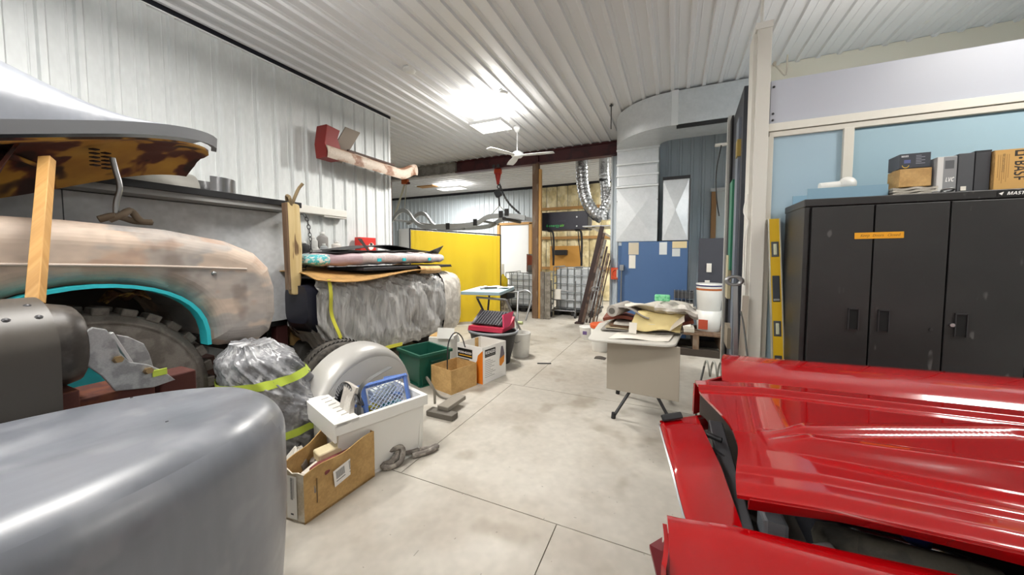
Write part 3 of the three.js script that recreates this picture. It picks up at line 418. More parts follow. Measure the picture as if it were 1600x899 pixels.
// things lying on the wrapped vehicle
{
  const c = thing('cardboard_sheet', 'large bent brown cardboard sheet draped over the wrapped vehicle', 'cardboard');
  mesh('sheet', sheet(48, 12, (u, v) => { const d = lerp(2.38, 4.35, u), curl = 0.05 * smooth(0.75, 1, v) + 0.02 * Math.sin(u * 7) * v; return p(lerp(-4.25, -3.22 + 0.05 * Math.sin(u * 4), v), 1.235 + 0.03 * Math.sin(u * 5 + v * 3) + (v < 0.6 ? 0 : -curl * 0.9 * (0.6 + 0.4 * Math.sin(u * 6 + 1))) + 0.07 * smooth(0.85, 1, u) * Math.sin(v * 6) + 0.025 * (1 - v) , d); }, 0.008), T(mottled(0xa07a45, 0xb68c52, 5, 0.6), 0.75), c);
  const roll = mesh('rolled_end', tube([p(-3.3, 1.245, 4.0), p(-3.28, 1.235, 4.2), p(-3.26, 1.235, 4.42)], 0.055, 12, 14), T(mottled(0xb78f5c, 0xc9a271, 4, 0.5), 0.75), c);
  const bl = thing('black_board', 'flat black board under the foam wrapped panel', 'board');
  mesh('board', bx(-3.95, -3.32, 1.265, 1.3, 3.05, 4.85, 0.005), M(0x2b2b30, 0.5), bl); mesh('edge', bx(-3.322, -3.315, 1.262, 1.275, 3.2, 4.86), M(0x15151a, 0.5), bl);
  const f = thing('foam_wrapped_panel', 'long panel wrapped in pinkish foam sheet with teal tape at its ends', 'panel');
  const fr = (d) => { const s = Math.sqrt(clamp(1 - Math.pow(Math.abs((d - 3.72) / 1.25), 6))), r = []; for (let k = 0; k < 28; k++) { const a = k / 28 * Math.PI * 2, cc = Math.cos(a), q = Math.sin(a); r.push(p(-3.68 + 0.32 * s * Math.sign(cc) * Math.abs(cc) ** 0.6, 1.395 + (0.085 * s + 0.006 * Math.sin(d * 23 + k)) * Math.sign(q) * Math.abs(q) ** 0.6 + 0.02 * Math.sin((d - 2.5) * 1.2), d)); } return r; };
  const run = (a, b, n) => { const o = []; for (let i = 0; i <= n; i++) o.push(fr(lerp(a, b, i / n))); return o; };
  mesh('foam', loft(run(3.08, 4.78, 40), { capA: false, capB: false }), T(mottled(0xd3c4c3, 0xc2b4b4, 6, 0.4), 0.7, 0, { bumpMap: bWrinkle, bumpScale: 0.003 }), f);
  mesh('bubble_wrap', loft(run(2.66, 3.08, 12), { capA: false, capB: false }), M(0xb29aa0, 0.5, 0, { bumpMap: bWrinkle, bumpScale: 0.004 }), f);
  for (const [a, b] of [[2.5, 2.68], [4.78, 4.94]]) mesh('tape_wrap', loft(run(a, b, 8)), T(mottled(0x4fb5bd, 0xd8d8d2, 8, 0.16, 1, 0.45, 0.55), 0.5), f);
  for (const d of [3.3, 3.75, 4.3]) mesh('tape_tab', bx(-3.362, -3.35, 1.37, 1.41, d, d + 0.06), mTeal, f);
  const bt = thing('black_trim_panels', 'stack of thin black interior trim panels with upturned corners on the foam wrapped panel', 'trim panel');
  for (let i = 0; i < 3; i++) mesh('panel', sheet(20, 6, (u, v) => p(lerp(-4.0, -3.4 - 0.04 * i, v), 1.475 + i * 0.022 + 0.012 * Math.sin(u * (6 + i) + i * 2) + 0.05 * Math.sin(Math.PI * u) * (i === 2 ? 1 : 0.3), lerp(2.72 + 0.1 * i, 4.62 - 0.12 * i, u)), 0.006), M([0x2c2c30, 0x55524f, 0x232327][i], 0.55), bt);
  mesh('upturned_corner', sheet(3, 4, (u, v) => p(-3.45 + 0.02 * v, 1.45 + 0.2 * v, lerp(3.2 + 0.1 * (1 - v), 3.28 - 0.14 * v, u) - 0.08 * v), 0.008), M(0x4b4846, 0.55), bt);
  mesh('upturned_corner', sheet(6, 4, (u, v) => p(-3.5 + 0.1 * v, 1.48 + 0.12 * v * u, lerp(4.3, 4.75, u)), 0.008), M(0x2c2c30, 0.5), bt);
  const r = thing('red_card_box', 'small red box with a white round print on a wall ledge behind the trim panels', 'box');
  const tRed = canvasTex(256, 192, (g, w, h) => { g.fillStyle = '#c8281e'; g.fillRect(0, 0, w, h); g.fillStyle = '#efe9dc'; g.beginPath(); g.ellipse(175, 130, 46, 58, 0.3, 0, 7); g.fill(); g.fillStyle = '#2a201c'; g.beginPath(); g.ellipse(175, 95, 26, 18, 0, 0, 7); g.fill(); });
  mesh('box', bx(-4.38, -4.26, 1.52, 1.72, 3.86, 4.16, 0.004), M(0xc8281e, 0.5), r); plate(p(-4.258, 1.62, 4.01), 0.29, 0.19, T(tRed, 0.5), Math.PI / 2, r, 'print');
  const lg = thing('wall_ledge', 'thin steel ledge on the white wall under the red box', 'ledge'); mesh('ledge', bx(-4.41, -4.25, 1.5, 1.518, 3.8, 4.25), mSteel, lg);
}

// ---------- wrapped seat, tyre, loose fender ----------
const lump = (cx, cd, y0, H, rad, s, n = 56, m = 44, amp = 1) => { const rings = []; for (let j = 0; j <= m; j++) { const v = j / m, r = []; for (let k = 0; k < n; k++) { const a = k / n * Math.PI * 2, f = amp * folds(k / n, v, s); const q = rad(v, a) + f * (0.4 + 0.6 * Math.sin(Math.PI * clamp(v))); r.push(p(cx(v) + q * Math.cos(a), y0 + H * v + 0.3 * f * (v > 0.9 ? 1 : 0), cd(v) + q * Math.sin(a))); } rings.push(r); } return loft(rings); };
const mBagged = T(tex(512, 512, (u, v) => { const n = fbm(u, v, 14, 6, 4, 801), m = fbm(u, v, 4, 4, 3, 811); return mixc(hex(0x76777b), hex(0xc2c3c4), clamp(0.7 * smooth(0.4, 0.8, n) + 0.25 * m)); }, true, 0.55), 0.25, 0, { bumpMap: bWrinkle, bumpScale: 0.008, clearcoat: 0.4, clearcoatRoughness: 0.15 });
{
  const t = thing('bagged_bundle', 'bagged car part in clear crinkled plastic tied with lime green tape', 'bagged part');
  const rad = (v, a) => (0.28 - 0.05 * v + 0.03 * Math.sin(Math.PI * v) - 0.1 * smooth(0.86, 1, v)) * (1 + 0.1 * Math.cos(2 * a));
  const cx = (v) => -2.58 - 0.06 * v, cd = (v) => 1.64 - 0.2 * v;
  mesh('plastic_bag', lump(cx, cd, 0.01, 0.84, rad, 831, 112, 60), mBagged, t);
  const band = (y, w, tilt) => { const row = (o) => { const r = []; for (let k = 0; k < 56; k++) { const a = k / 56 * Math.PI * 2, yy = y + o + tilt * Math.cos(a - 0.6), v = (yy - 0.01) / 0.84, q = rad(v, a) + 0.7 * Math.max(0, folds(k / 56, v, 831)) + 0.01; r.push(p(cx(v) + q * Math.cos(a), yy, cd(v) + q * Math.sin(a))); } return r; }; return loft([row(0), row(w)], { capA: false, capB: false }); };
  mesh('tape_band', band(0.57, 0.055, 0.03), mTapeGreen, t); mesh('tape_band', band(0.2, 0.05, 0.05), mTapeGreen, t);
}
{
  const t = thing('spare_tyre', 'worn black tyre standing behind the loose grey fender', 'tyre');
  const ct = p(-2.78, 0.335, 2.24), prof = [[0.2, -0.08], [0.22, -0.1], [0.28, -0.11], [0.31, -0.1], [0.328, -0.085], [0.33, -0.05], [0.322, -0.046], [0.322, -0.036], [0.33, -0.032], [0.332, 0.032], [0.322, 0.036], [0.322, 0.046], [0.33, 0.05], [0.328, 0.085], [0.31, 0.1], [0.28, 0.11], [0.22, 0.1], [0.2, 0.08]];
  const put = (g) => g.rotateZ(Math.PI / 2).rotateY(-0.35).translate(ct.x, ct.y, ct.z);
  mesh('carcass', put(lathe(prof, 64)), T(mottled(0x3a3733, 0x55504a, 6, 0.2), 0.8), t);
  const gs = []; for (let i = 0; i < 60; i++) for (const s of [-1, 1]) gs.push(new THREE.BoxGeometry(0.012, 0.006, 0.04).rotateY(0.5 * s).translate(0.331, s * 0.067, 0).rotateY(i / 60 * Math.PI * 2));
  const tr = mesh('tread_blocks', put(join(gs)), mRubber, t); tr.userData.kind = 'stuff';
  mesh('rim', put(lathe([[0.2, -0.085], [0.19, -0.05], [0.15, 0.0], [0.05, 0.02], [0.001, 0.02]], 32)), M(0x5a3a2c, 0.7, 0.2), t);
}
{
  const t = thing('loose_fender', 'loose light grey rounded car fender leaning behind the white tub', 'fender');
  mesh('skin', sheet(30, 18, (u, v) => { const a = lerp(-0.15, Math.PI + 0.1, u), R = 0.55, k = Math.sin(v * Math.PI / 2); return p(-2.47 + 0.24 * k - 0.04 * v, 0.16 + (R * (1.0 - 0.22 * v * v)) * Math.sin(a), 2.12 + R * (1 - 0.12 * v) * Math.cos(a)); }, 0.006), M(0xb3b1ad, 0.32, 0.1), t);
  mesh('face', sheet(30, 10, (u, v) => { const a = lerp(-0.15, Math.PI + 0.1, u), r = lerp(0.437, 0.2, v); return p(-2.266 + 0.03 * Math.sin(v * 2), 0.16 + r * Math.sin(a), 2.12 + (r + 0.055) * Math.cos(a)); }, 0.006), M(0xb3b1ad, 0.32, 0.1), t);
  mesh('flange', bx(-2.36, -2.3, 0, 0.2, 1.62, 1.86, 0.01), M(0x8f8a84, 0.5), t); mesh('flange', bx(-2.36, -2.3, 0, 0.14, 2.36, 2.6, 0.01), M(0x8f8a84, 0.5), t);
  mesh('bolt_hole', cyl(p(-2.295, 0.42, 1.86), p(-2.28, 0.42, 1.86), 0.012), mBlack, t);
}
// metal scrap beside the bag
{
  const t = thing('scrap_bracket', 'bent grey sheet metal bracket beside the bagged part', 'bracket');
  mesh('bracket', sheet(6, 3, (u, v) => p(-2.12 + 0.03 * v, 0.02 + 0.16 * (u % 0.34) * 2 + 0.12 * v, 1.52 + 0.2 * u), 0.006), mSteel, t);
  const r = thing('dark_rag', 'crumpled dark brown sheet metal piece behind the cut cardboard box', 'scrap');
  mesh('piece', sheet(10, 8, (u, v) => p(-2.5 + 0.22 * u, 0.03 + 0.16 * v + 0.05 * Math.sin(u * 6), 1.42 + 0.2 * v - 0.1 * u), 0.008), T(mottled(0x4b4440, 0x332d2a, 5, 0.3), 0.7), r);
  const w = thing('crumpled_paper', 'crumpled white paper between the bagged part and the cardboard box', 'paper');
  mesh('paper', lump(() => -2.13, () => 1.4, 0.002, 0.24, (v) => 0.07 * Math.sin(Math.PI * clamp(v * 0.9 + 0.08)) + 0.01, 861, 20, 10), mPaper, w);
}

// ---------- white tub with crate ----------
const frame2 = (ox, od, ux, ud) => { const l = Math.hypot(ux, ud); ux /= l; ud /= l; return (a, b, y) => p(ox + a * ux - b * ud, y, od + a * ud + b * ux); }; // a along, b to its left
function openBox(P, L, W, H, th, taper = 0) { // four walls and a floor as separate pieces, in the frame P(a, b, y)
  const q = (a0, a1, b0, b1, y0, y1, da = 0, db = 0) => { const r = (y, k) => [P(a0 + da * k, b0 + db * k, y), P(a1 + da * k, b0 + db * k, y), P(a1 + da * k, b1 + db * k, y), P(a0 + da * k, b1 + db * k, y)]; return flat(loft([r(y0, 1), r(y1, 0)])); };
  return { floor: q(th, L - th, th, W - th, 0.001, th), front: q(0, L, 0, th, 0, H, 0, taper), back: q(0, L, W - th, W, 0, H, 0, -taper), left: q(0, th, th, W - th, 0, H, taper, 0), right: q(L - th, L, th, W - th, 0, H, -taper, 0) };
}
function flat(g) { const q = g.index ? g.toNonIndexed() : g; q.deleteAttribute('normal'); q.computeVertexNormals(); return q; }
function slab4(pts, y0, y1) { const r = (y) => pts.map(a => new THREE.Vector3(a.x, y, a.z)); return flat(loft([r(y0), r(y1)])); }
{
  const t = thing('utility_tub', 'white plastic laundry tub with a ledge, holding a blue crate', 'tub');
  const P = frame2(-1.83, 1.46, 0.19, 0.57); // origin: near corner, a towards the far right
  const w = openBox(P, 0.6, 0.46, 0.42, 0.012, 0.03);
  for (const k of ['front', 'back', 'left', 'right', 'floor']) mesh(k === 'floor' ? 'bottom' : 'side', w[k], mWhitePl, t);
  mesh('rim', [slab4([P(-0.02, -0.02, 0), P(0.62, -0.02, 0), P(0.62, 0.012, 0), P(-0.02, 0.012, 0)], 0.36, 0.43), slab4([P(0.588, 0.012, 0), P(0.62, 0.012, 0), P(0.62, 0.46, 0), P(0.588, 0.46, 0)], 0.36, 0.43)], mWhitePl, t);
  mesh('ledge', slab4([P(-0.03, -0.02, 0), P(0.12, -0.02, 0), P(0.12, 0.52, 0), P(-0.03, 0.52, 0)], 0.415, 0.435), mWhitePl, t);
  mesh('ledge_skirt', slab4([P(-0.03, -0.02, 0), P(-0.018, -0.02, 0), P(-0.018, 0.52, 0), P(-0.03, 0.52, 0)], 0.32, 0.415), mWhitePl, t);
  for (let i = 0; i < 6; i++) mesh('slot', slab4([P(0.05, 0.08 + i * 0.07, 0), P(0.1, 0.09 + i * 0.07, 0), P(0.1, 0.1 + i * 0.07, 0), P(0.05, 0.09 + i * 0.07, 0)], 0.434, 0.437), M(0xa8a49c, 0.6), t);
  // crate standing tilted in the tub
  const c = thing('milk_crate', 'blue plastic crate with diagonal lattice side standing tilted in the white tub', 'crate');
  const mB = M(0x5f7fc4, 0.45), C0 = P(0.22, 0.1, 0.3), ex = P(1.22, 0.1, 0.3).sub(C0), up = new THREE.Vector3(0, 1, 0), eo = P(0.22, 1.1, 0.3).sub(C0), ey = up.clone().multiplyScalar(0.95).addScaledVector(eo, 0.3).normalize(), ez = ex.clone().cross(ey).normalize();
  const Q = (a, b, k = 0) => C0.clone().addScaledVector(ex, a).addScaledVector(ey, b).addScaledVector(ez, k);
  const fb = (a0, b0, a1, b1, w = 0.03, k = 0, d = 0.02) => bar(Q(a0, b0, k), Q(a1, b1, k), w, d, 0.003, Math.atan2(ex.z, ex.x));
  mesh('frame', [fb(0, 0.0, 0.34, 0.0), fb(0, 0.255, 0.34, 0.255, 0.035), fb(0.01, 0, 0.01, 0.27, 0.035), fb(0.33, 0, 0.33, 0.27, 0.035)], mB, c);
  for (const s of [0.01, 0.33]) mesh('side_panel', [bar(Q(s, 0.255, 0), Q(s, 0.255, -0.3), 0.02, 0.05), bar(Q(s, 0.02, 0), Q(s, 0.02, -0.3), 0.02, 0.05), bar(Q(s, 0.13, -0.15), Q(s, 0.14, -0.3), 0.02, 0.2)], mB, c);
  for (let i = 0; i < 9; i++) { mesh('rib', fb(0.045 + i * 0.031, 0.24, 0.045 + i * 0.031, 0.27, 0.006, 0.01, 0.012), mB, c); }
  const cl = (a0, b0, dx, dy) => { let t0 = 0, t1 = 1; const lim = [0.04, 0.3, 0.02, 0.235], o = [a0, b0], d = [dx, dy]; for (const i of [0, 1]) { const lo = (lim[i * 2] - o[i]) / d[i], hi = (lim[i * 2 + 1] - o[i]) / d[i]; t0 = Math.max(t0, Math.min(lo, hi)); t1 = Math.min(t1, Math.max(lo, hi)); } return t1 > t0 ? [a0 + dx * t0, b0 + dy * t0, a0 + dx * t1, b0 + dy * t1] : null; };
  for (let i = -5; i < 10; i++) for (const s of [-1, 1]) { const k = cl(0.04 + i * 0.036, s > 0 ? 0 : 0.255, 0.3, s * 0.255); if (k && Math.hypot(k[2] - k[0], k[3] - k[1]) > 0.02) mesh('lattice_bar', fb(...k, 0.005, 0, 0.006), M(0xa9b6d2, 0.45), c); }
  const items = thing('clear_bottles', 'clear plastic bottle lying inside the blue crate', 'bottle'); mesh('bottle', cyl(Q(0.09, 0.17, -0.07), Q(0.26, 0.2, -0.07), 0.05, 0.045, 18), M(0xc8d0d0, 0.2, 0.1), items);
  const it2 = thing('teal_bottle', 'teal bottle lying inside the blue crate', 'bottle'); mesh('bottle', cyl(Q(0.13, 0.06, -0.06), Q(0.29, 0.07, -0.06), 0.04, 0.03, 18), M(0x2f7f86, 0.4), it2);
  const it3 = thing('yellow_tub', 'small pale yellow container inside the blue crate', 'container'); mesh('body', ob(Q(0.085, 0.07, -0.05), 0.06, 0.1, 0.05, 0.3, 0.2, 0), M(0xb9b04a, 0.5), it3);
  // duct cover and bent metal beside the crate
  const h = thing('black_shroud', 'curved black slotted plastic shroud standing in the white tub', 'shroud');
  const hc = P(0.2, 0.2, 0.36), eb = P(0.2, 1.2, 0.36).sub(hc), ea = P(1.2, 0.2, 0.36).sub(hc), arcp = (a, r, k) => hc.clone().addScaledVector(eb, r * Math.cos(a)).addScaledVector(ea, k).setY(0.36 + r * Math.sin(a));
  mesh('shell', sheet(24, 5, (u, v) => arcp(lerp(0.0, 2.5, u), lerp(0.23, 0.17, v), 0.05 * v - 0.06), 0.01), M(0x1b1b1e, 0.5), h);
  for (let i = 0; i < 16; i++) { const a = lerp(0.1, 2.4, i / 15); mesh('slot_fin', bar(arcp(a, 0.185, -0.065), arcp(a, 0.222, -0.07), 0.008, 0.006, 0.001), M(0x77777a, 0.4), h); }
  const s = thing('bent_strip', 'bent bright metal strip with holes sticking out of the white tub', 'metal strip');
  mesh('strip', sheet(2, 20, (u, v) => { const b = P(0.15 + 0.02 * u, 0.08 + 0.02 * v, 0); return new THREE.Vector3(b.x + 0.14 * smooth(0.4, 1, v) + 0.03 * u, 0.3 + 0.4 * Math.sin(v * 1.5), b.z - 0.15 * smooth(0.5, 1, v) + 0.02 * u); }, 0.004), mSteel, s);
  const pl = thing('white_bag', 'folded translucent white bag in the white tub beside the crate', 'bag');
  mesh('bag', sheet(12, 12, (u, v) => P(0.15 + 0.03 * Math.sin(v * 7), 0.06 + 0.18 * u + 0.02 * Math.sin(v * 9 + u * 4), 0.06 + 0.52 * v), 0.03), mPlasticPale, pl);
}
// strap by the tub and bracket lying on the floor
{
  const t = thing('grey_webbing', 'dirty grey webbing strap tangled on the floor beside the cardboard box', 'strap');
  const g = tube([p(-1.78, 0.02, 1.74), p(-1.71, 0.05, 1.78), p(-1.73, 0.08, 1.85), p(-1.79, 0.05, 1.82), p(-1.74, 0.022, 1.73), p(-1.68, 0.03, 1.82), p(-1.7, 0.1, 1.86), p(-1.76, 0.1, 1.8), p(-1.72, 0.04, 1.9), p(-1.68, 0.02, 1.98), p(-1.62, 0.018, 2.04), p(-1.58, 0.02, 2.1), p(-1.585, 0.025, 2.02), p(-1.66, 0.02, 1.92)], 0.02, 120, 6);
  mesh('webbing', g, T(mottled(0xa29c92, 0x77706a, 6, 0.2), 0.85), t);
  const b = thing('floor_bracket', 'grey metal bracket lying on the floor beside the white tub', 'bracket');
  mesh('arm', bx(-2.0, -1.72, 0.0, 0.05, 2.5, 2.6, 0.008), M(0x6b665e, 0.6, 0.3), b); mesh('arm', bx(-1.92, -1.8, 0.05, 0.09, 2.56, 2.86, 0.008), M(0x8b857b, 0.5, 0.3), b);
  mesh('bent_rod', tube([p(-2.02, 0.05, 2.66), p(-2.0, 0.2, 2.62), p(-2.03, 0.34, 2.55), p(-1.98, 0.12, 2.68), p(-1.92, 0.07, 2.76)], 0.012), M(0x9b968c, 0.5, 0.3), b);
}
// cut cardboard box
const boxLabel = canvasTex(256, 128, (g, w, h) => { g.fillStyle = '#ece9e4'; g.fillRect(0, 0, w, h); g.fillStyle = '#777'; for (let i = 0; i < 30; i++) g.fillRect(20 + i * 2.6, 18, 1 + (i * 7 % 3), 60); for (let i = 0; i < 26; i++) g.fillRect(140 + i * 3, 14, 1 + (i * 5 % 3), 70); g.fillRect(20, 90, 80, 8); g.fillRect(140, 96, 60, 8); });
const strapLabel = canvasTex(128, 256, (g, w, h) => { g.fillStyle = '#e4e1da'; g.fillRect(0, 0, w, h); g.fillStyle = '#333'; for (let i = 0; i < 44; i++) g.fillRect(48, 12 + i * 3, 32, 1 + (i * 7 % 3) * 0.7); g.fillRect(88, 12, 5, 120); g.fillRect(46, 224, 36, 10); });
{
  const t = thing('open_carton', 'cut open brown cardboard box with shipping label, full of parts', 'box');
  const P = frame2(-1.77, 1.19, 0.0, 1); const L = 0.47, W = 0.3, th = 0.006;
  const wall = (a, b, ha, hb, n = 12) => sheet(n, 6, (u, v) => { const q = a.clone().lerp(b, u); q.y = v * lerp(ha, hb, u) + (v > 0.8 ? 0.01 * Math.sin(u * 9) * v : 0); return q; }, th);
  const c = [P(0, 0, 0), P(L, -0.02, 0), P(L - 0.03, W + 0.02, 0), P(-0.02, W - 0.14, 0)];
  mesh('side', wall(c[0], c[1], 0.27, 0.3), mKraft, t); mesh('side', wall(c[1], c[2], 0.3, 0.33), mKraft, t); mesh('side', wall(c[2], c[3], 0.33, 0.29), mKraft, t); mesh('end', wall(c[3], c[0], 0.29, 0.27, 4), T(mottled(0xd0c7b6, 0xb9ab92, 4, 0.4), 0.7), t);
  mesh('bottom', slab4(c, 0.002, 0.012), mKraft, t);
  plate(p(-1.757, 0.165, 1.46), 0.2, 0.1, T(boxLabel, 0.5), Math.PI / 2 + 0.04, t, 'shipping_label', 0, 0.1);
  const e = c[3].clone().lerp(c[0], 0.5); plate(new THREE.Vector3(e.x, 0.14, e.z + 0.004), 0.07, 0.24, T(strapLabel, 0.5), Math.atan2(-(c[0].z - c[3].z), c[0].x - c[3].x), t, 'barcode_label');
  mesh('tape', bx(-1.7635, -1.762, 0.08, 0.22, 1.26, 1.264), M(0x6a5434, 0.5), t);
  const items = [['parts_bag', 'white paper parcel with clips in the cut cardboard box', 0xe0d9ce, -1.87, 1.42, 0.15, 0.05, 0.28, 0.19, 0.2], ['cream_carton', 'small cream carton lying in the cut cardboard box', 0xd8c9a4, -1.9, 1.44, 0.1, 0.06, 0.14, 0.245, -0.3], ['maroon_trim', 'maroon trim strip lying across the cut cardboard box', 0x7a3a3a, -1.84, 1.45, 0.12, 0.03, 0.3, 0.225, 0.15]];
  for (const [n, l, col, x, d, w, h, dd, y, ry] of items) { const k = thing(n, l, 'part'); mesh('body', ob(p(x, y, d), w, h, dd, ry, 0.06, 0, 0.012), M(col, 0.6), k); }
  const fill = thing('packed_parts', 'grey mixed parts filling the cut cardboard box', 'parts'); fill.userData.kind = 'stuff'; const fg = []; for (let i = 0; i < 40; i++) fg.push(ob(p(-1.92 + rr(-0.09, 0.12), 0.1 + rr(0, 0.09), 1.4 + rr(-0.15, 0.2)), rr(0.03, 0.1), rr(0.02, 0.06), rr(0.03, 0.12), rr(0, 3), rr(-0.4, 0.4), 0, 0.006)); mesh('pieces', fg, M(0x8a8078, 0.6), fill);
}
// small brown box, green bin, printed box
{
  const t = thing('kraft_box', 'small plain brown open cardboard box in front of the white printed box', 'box');
  const P = frame2(-2.06, 2.99, 0.095, 0.36), w = openBox(P, 0.37, 0.33, 0.255, 0.006);
  for (const k of ['front', 'back', 'left', 'right']) mesh('side', w[k], mKraft, t); mesh('bottom', w.floor, mKraft, t);
  const n = thing('wire_loop', 'thin black cable loop standing up out of the brown box', 'cable'); const b = P(0.12, 0.2, 0); mesh('cable', tube([b.clone().setY(0.02), b.clone().setY(0.3), P(0.14, 0.19, 0.52), P(0.2, 0.16, 0.6), P(0.27, 0.14, 0.55), P(0.31, 0.12, 0.42)], 0.007), mDarkSteel, n);
  const cup = thing('paper_cup', 'crumpled paper cup inside the brown box', 'cup'); mesh('cup', lathe([[0.001, 0], [0.03, 0], [0.045, 0.12], [0.04, 0.12], [0.026, 0.008]], 18, P(0.15, 0.14, 0.007)).translate(0, 0.05, 0), mPaper, cup); mesh('filler', ob(P(0.15, 0.14, 0.03), 0.12, 0.05, 0.12, 0, 0, 0), mKraft, cup);
  const g = thing('green_bin', 'dark green plastic storage bin beside the brown cardboard box', 'bin');
  const G = frame2(-2.47, 3.0, 0.12, 0.34), gw = openBox(G, 0.4, 0.46, 0.36, 0.008, 0.035), mG = M(0x175444, 0.45);
  for (const k of ['front', 'back', 'left', 'right']) mesh('side', gw[k], mG, g); mesh('bottom', gw.floor, mG, g);
  mesh('rim', [slab4([G(-0.02, -0.02, 0), G(0.42, -0.02, 0), G(0.42, 0.006, 0), G(-0.02, 0.006, 0)], 0.335, 0.366), slab4([G(-0.02, 0.454, 0), G(0.42, 0.454, 0), G(0.42, 0.48, 0), G(-0.02, 0.48, 0)], 0.335, 0.366), slab4([G(-0.02, 0.006, 0), G(0.006, 0.006, 0), G(0.006, 0.454, 0), G(-0.02, 0.454, 0)], 0.335, 0.366), slab4([G(0.394, 0.006, 0), G(0.42, 0.006, 0), G(0.42, 0.454, 0), G(0.394, 0.454, 0)], 0.335, 0.366)], mG, g);
  mesh('handle', slab4([G(0.13, -0.03, 0), G(0.3, -0.03, 0), G(0.3, -0.004, 0), G(0.13, -0.004, 0)], 0.26, 0.28), M(0x0f3d31, 0.5), g);
  const inn = thing('dark_part', 'dark part lying inside the green bin', 'part'); mesh('body', ob(G(0.2, 0.22, 0.12), 0.2, 0.2, 0.2, 0.3, 0.1, 0.1, 0.02), M(0x2b2f2e, 0.6), inn);
  // printed box
  const printR = canvasTex(512, 512, (q, w, h) => { q.fillStyle = '#ecebe8'; q.fillRect(0, 0, w, h); q.fillStyle = '#1c1a18'; q.fillRect(40, 40, 230, 110); q.fillStyle = '#fff'; q.font = 'bold 60px sans-serif'; q.fillText('RIDGID', 50, 108); q.fillStyle = '#8d8a86'; q.fillRect(50, 124, 200, 8); q.fillStyle = '#6b6866'; for (let i = 0; i < 10; i++) q.fillRect(40, 190 + i * 26, 120 + (i * 53 % 130), 6); q.fillStyle = '#6d6570'; q.beginPath(); q.moveTo(400, 60); q.lineTo(440, 60); q.lineTo(480, 180); q.lineTo(460, 280); q.lineTo(360, 250); q.closePath(); q.fill(); q.fillStyle = '#e08a1e'; q.beginPath(); q.moveTo(360, 240); q.lineTo(480, 200); q.lineTo(470, 300); q.lineTo(400, 350); q.lineTo(360, 330); q.closePath(); q.fill(); q.strokeStyle = '#999'; for (let i = 0; i < 7; i++) q.strokeRect(60 + i * 55, 440, 34, 34); });
  const printL = canvasTex(256, 512, (q, w, h) => { q.fillStyle = '#ecebe8'; q.fillRect(0, 0, w, h); q.fillStyle = '#1c1a18'; q.fillRect(6, 60, 150, 130); q.fillStyle = '#fff'; q.font = 'bold 40px sans-serif'; q.fillText('RIDGID', 8, 130); q.fillStyle = '#d9a32c'; q.fillRect(20, 150, 130, 16); q.fillStyle = '#3b3a3a'; q.fillRect(6, 205, 120, 30); q.fillStyle = '#dc7616'; q.beginPath(); q.moveTo(256, 40); q.lineTo(256, 512); q.lineTo(150, 512); q.lineTo(150, 330); q.lineTo(200, 200); q.lineTo(210, 120); q.closePath(); q.fill(); });
  const r = thing('printed_carton', 'white and orange printed cardboard box with its top open, beside the brown box', 'box');
  const R = frame2(-1.905, 3.38, 0.085, 0.41), rw = openBox(R, 0.42, 0.4, 0.42, 0.006), mW = M(0xe3e1dc, 0.6);
  for (const k of ['front', 'back', 'left', 'right']) mesh('side', rw[k], mW, r); mesh('bottom', rw.floor, mKraft, r);
  const quad = (a, b, y0, y1, m, n) => { const g2 = new THREE.BufferGeometry(); const v = [a.clone().setY(y0), b.clone().setY(y0), b.clone().setY(y1), a.clone().setY(y1)]; g2.setAttribute('position', new THREE.Float32BufferAttribute(v.flatMap(k => [k.x, k.y, k.z]), 3)); g2.setAttribute('uv', new THREE.Float32BufferAttribute([0, 0, 1, 0, 1, 1, 0, 1], 2)); g2.setIndex([0, 1, 2, 0, 2, 3]); g2.computeVertexNormals(); mesh(n, g2, m, r, true); };
  quad(R(0, -0.002, 0), R(0.42, -0.002, 0), 0.003, 0.418, T(printR, 0.5), 'front_print'); quad(R(-0.002, 0.4, 0), R(-0.002, 0, 0), 0.003, 0.418, T(printL, 0.5), 'end_print');
  mesh('flap', sheet(2, 3, (u, v) => R(0.05 + 0.1 * v, 0.41 + 0.14 * v, 0.3 + 0.16 * u + 0.05 * v), 0.004), mW, r); mesh('flap_inside', slab4([R(0.3, 0.385, 0), R(0.36, 0.385, 0), R(0.36, 0.392, 0), R(0.3, 0.392, 0)], 0.3, 0.42), mKraft, r);
  // black tray and red air mover behind
  const k = thing('black_tray', 'black plastic tub with grey rim behind the white printed box', 'tub');
  mesh('shell', lathe([[0.001, 0], [0.24, 0], [0.33, 0.4], [0.35, 0.4], [0.35, 0.42], [0.32, 0.42], [0.23, 0.015]], 32, p(0, 0, 0)).scale(1, 1, 0.8).translate(-2.22, 0, -4.22), M(0x1d1d1f, 0.5), k); mesh('rim', new THREE.TorusGeometry(0.345, 0.016, 8, 40).rotateX(Math.PI / 2).scale(1, 1, 0.8).translate(-2.22, 0.425, -4.22), M(0x8d9094, 0.4), k);
  const red = thing('red_seat_base', 'red angular plastic shell with black ribbed insert on the black tub', 'plastic shell');
  const pr = [[-2.5, 0.44], [-2.02, 0.44], [-1.98, 0.5], [-2.12, 0.68], [-2.2, 0.62], [-2.33, 0.6], [-2.42, 0.56]];
  mesh('shell', side([[4.02, 0.445], [4.42, 0.445], [4.42, 0.6], [4.3, 0.52], [4.12, 0.5], [4.04, 0.5]], -2.5, -1.98, { bevel: 0.01 }), M(0xb01a3c, 0.45), red);
  mesh('cheek', sheet(4, 4, (u, v) => p(-1.98 - 0.06 * v, 0.5 + 0.16 * v, 4.08 + 0.34 * u * (0.5 + 0.5 * v) + 0.1 * v), 0.02), M(0xc2385a, 0.45), red);
